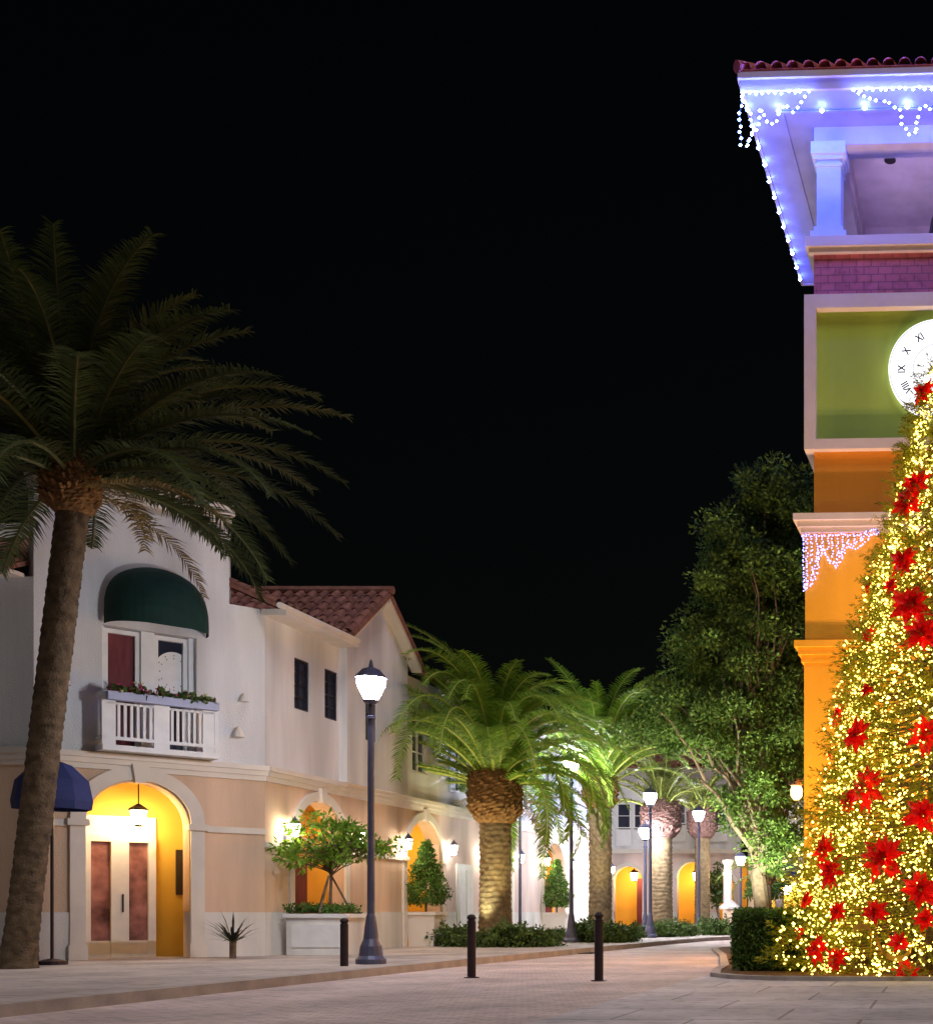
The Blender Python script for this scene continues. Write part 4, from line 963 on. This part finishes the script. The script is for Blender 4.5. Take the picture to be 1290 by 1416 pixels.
for p in P: q.octa(p, random.choice((.010,.014,.018,.024)))
ob_ = obj('bulbs', q, M['bulby'], YL); tag(ob_, kind='stuff')
w = MB()
for k in range(26):
    z0 = .4+k*.36; pp = []
    for i in range(40):
        a_ = 2*PI*i/39; z = z0+.2*math.sin(a_*3+k); pp.append((np.interp(z,pzv,prv)*.96*math.cos(a_), np.interp(z,pzv,prv)*.96*math.sin(a_), z))
    w.tube(pp, .006, 3)
obj('wire', w, M['wire'], YL)
# poinsettias
def poin(seed):
    rnd = random.Random(seed); pe = MB()
    for ring_,(n,L,el) in enumerate(((9,1.,.15),(8,.85,.5),(6,.55,.95))):
        for i in range(n):
            a = 2*PI*i/n+ring_*.5+rnd.uniform(-.2,.2); l = L*rnd.uniform(.8,1.15); e = el+rnd.uniform(-.15,.15)
            u = Vector((math.cos(a)*math.cos(e),math.sin(a)*math.cos(e),math.sin(e))); s = Vector((-math.sin(a),math.cos(a),0)); nn = u.cross(s)
            wd = l*.22
            pe.add([u*.04, u*l*.5+s*wd+nn*.05, u*l-nn*.0+Vector((0,0,-.1*l)), u*l*.5-s*wd+nn*.05, u*l*.52-nn*.08], [(0,1,4),(1,2,4),(2,3,4),(3,0,4)])
    ce = MB()
    for i in range(7): a = i*2.4; ce.octa((.07*math.cos(a)*(i>0),.07*math.sin(a)*(i>0),.14),.04)
    return pe, ce
PG = 'red poinsettias on the christmas tree'
pms = []
for sd in (1,2,3):
    a_,b_ = poin(sd); pms.append((a_,b_))
protos = {}
lst = [(1281,545,.26,'at the very tip of the lit tree, over the clock edge'),(1268,672,.30,'upper right bloom just below the tip of the lit tree'),(1258,700,.34,'below the top blooms, level with the pale tower ledge'),(1252,778,.30,'right of the violet icicle curtain'),
(1193,812,.16,'small one on the left edge just right of the icicle curtain'),(1236,812,.18,'small upright one between two larger ones high on the tree'),(1263,838,.42,'large one high on the tree at the lower ledge height'),(1276,880,.36,'dark one under the large high bloom'),(1206,880,.20,'one at the left edge touching the lower tower ledge'),
(1166,990,.27,'at the left edge over the orange shaft, upper of a pair'),(1190,1018,.34,'large star shaped one below and right of the left edge pair'),(1150,1042,.14,'tiny one poking out of the left edge'),(1203,955,.15,'small one in the yellow lights mid height'),(1281,1018,.34,'mid height at the right edge of the picture'),
(1203,1092,.40,'large bushy one above the middle of the lower half'),(1178,1108,.26,'medium one joined to the left of the large bushy bloom'),(1277,1130,.34,'dark one right of the large bushy bloom'),(1146,1176,.30,'upper of two on the left, level with the far lamps'),(1156,1206,.34,'large bright one in the left lower half'),
(1225,1188,.42,'very large one in the middle lower half'),(1274,1232,.34,'large one at the right edge of the lower half'),(1121,1246,.20,'small round one near the left edge above the hedge'),(1163,1262,.20,'small one between the two round ones low down'),(1213,1262,.24,'round one low in the centre of the tree'),
(1112,1290,.16,'tiny one just above the left end of the hedge top'),(1090,1302,.20,'one over the hedge on the left edge'),(1136,1314,.27,'left of a low pair near the ground'),(1161,1326,.24,'right of a low pair near the ground'),(1075,1330,.17,'lowest left one touching the hedge'),(1245,1304,.20,'small orange red one low on the right'),(1256,1346,.26,'lowest one by the kerb on the right'),(1278,1272,.2,'small one under the large right edge bloom')]
for i,(px,py,s,lb) in enumerate(lst):
    Y = TYc-1.2
    for _ in range(6):
        z = pz(py,Y)-.055; x = pxw(px,Y)-TX; r = float(np.interp(max(z,0),pzv,prv))*1.0
        x = max(-r*.99,min(r*.99,x)); Y = TYc-math.sqrt(max(r*r-x*x,0))
    nrm = Vector((x,Y-TYc,.25*r)).normalized(); k = i%3
    loc = (TX+x+nrm.x*.06, Y+nrm.y*.06, .055+z)
    label = 'red poinsettia, '+lb
    if k not in protos:
        o = thing('poinsettia', label, 'poinsettia', loc, 0, PG); obj('petals', pms[k][0], M['red'], o); obj('flower_centre', pms[k][1], M['gold'], o); protos[k] = o
    else: o = copy_tree(protos[k]); o['label'] = label; o.location = loc
    o.scale = (s*.95,)*3; o.rotation_euler = (nrm.to_track_quat('Z','Y')@Matrix.Rotation(random.uniform(0,6),3,'Z').to_quaternion()).to_euler()
# gold ribbon swags
def ribbon(label, pts):
    t = thing('gold_ribbon', label, 'ribbon', (TX,TYc,.055), 0, 'gold ribbons on the christmas tree'); q = MB(); vs = []
    for px,py in pts:
        Y = TYc-1.2
        for _ in range(6): z = pz(py,Y)-.055; x = pxw(px,Y)-TX; r = float(np.interp(max(z,0),pzv,prv))*1.04; x = max(-r*.99,min(r*.99,x)); Y = TYc-math.sqrt(max(r*r-x*x,0))
        vs += [(x,Y-TYc,z-.045),(x,Y-TYc-.02,z+.045)]
    q.add(vs, [(2*i,2*i+2,2*i+3,2*i+1) for i in range(len(pts)-1)]); obj('strip', q, M['gold'], t)
ribbon('gold ribbon swag low on the lit tree above the dark gap', [(1212,1300),(1218,1312),(1226,1322),(1238,1327),(1250,1325),(1258,1316),(1262,1304)])
ribbon('gold ribbon loop left of the low swag', [(1180,1286),(1190,1280),(1201,1284),(1206,1296),(1204,1310)])

# ------------------------------------------------------------------ navy umbrella at the left
UY = 21.0
U = thing('umbrella', 'navy blue market umbrella on a dark post beside the leaning palm', 'umbrella', (pxw(72,UY),UY,PZ))
uz = pz(1050,UY)-PZ; ul = pz(1108,UY)-PZ; n = 8; vs = []
for r,z in ((.02,uz),(.28,uz-.10),(.52,uz-.36),(.58,ul),(.56,ul-.14)):
    for i in range(n): a = 2*PI*(i+.5)/n; vs.append((r*math.cos(a),r*math.sin(a),z))
obj('canopy', MB().add(vs, [(k*n+i,k*n+(i+1)%n,(k+1)*n+(i+1)%n,(k+1)*n+i) for k in range(4) for i in range(n)]), M['blueawn'], U)
obj('post', MB().tube([(0,0,0),(0,0,uz+.05)], .025, 8), M['black'], U); obj('base', MB().lathe([(.22,0),(.22,.06),(.05,.1)],12), M['black'], U)

# ------------------------------------------------------------------ world, added fill, camera
w = bpy.data.worlds.new('World'); sc.world = w; w.use_nodes = True
nt = w.node_tree; bg = nt.nodes['Background']; sk = nt.nodes.new('ShaderNodeTexSky'); sk.sky_type = 'NISHITA'; sk.sun_disc = False
sk.sun_elevation = math.radians(4); sk.sun_rotation = math.radians(200); nt.links.new(sk.outputs[0], bg.inputs[0]); bg.inputs[1].default_value = .0005
sl = bpy.data.lights.new('fill_sun', 'SUN'); sl.energy = .56; sl.angle = math.radians(15); sl.color = (1,.93,.88)  # directional fill added to lift the paving, trees and walls
so = bpy.data.objects.new('fill_sun', sl); C.objects.link(so); so.rotation_euler = (math.radians(38),0,math.radians(35))
cam = bpy.data.cameras.new('camera'); co = bpy.data.objects.new('camera', cam); C.objects.link(co); sc.camera = co
co.location = (0,0,1.0); co.rotation_euler = (PI/2,0,0)
cam.sensor_fit = 'HORIZONTAL'; cam.sensor_width = 36; cam.lens = 36*F/1290; cam.shift_x = (645-CX)/1290; cam.shift_y = (CY-708)/1290; cam.clip_end = 2000; cam.clip_start = .1
sc.view_settings.view_transform = 'Standard'; sc.view_settings.look = 'None'; sc.view_settings.exposure = 1.0; sc.view_settings.gamma = 1
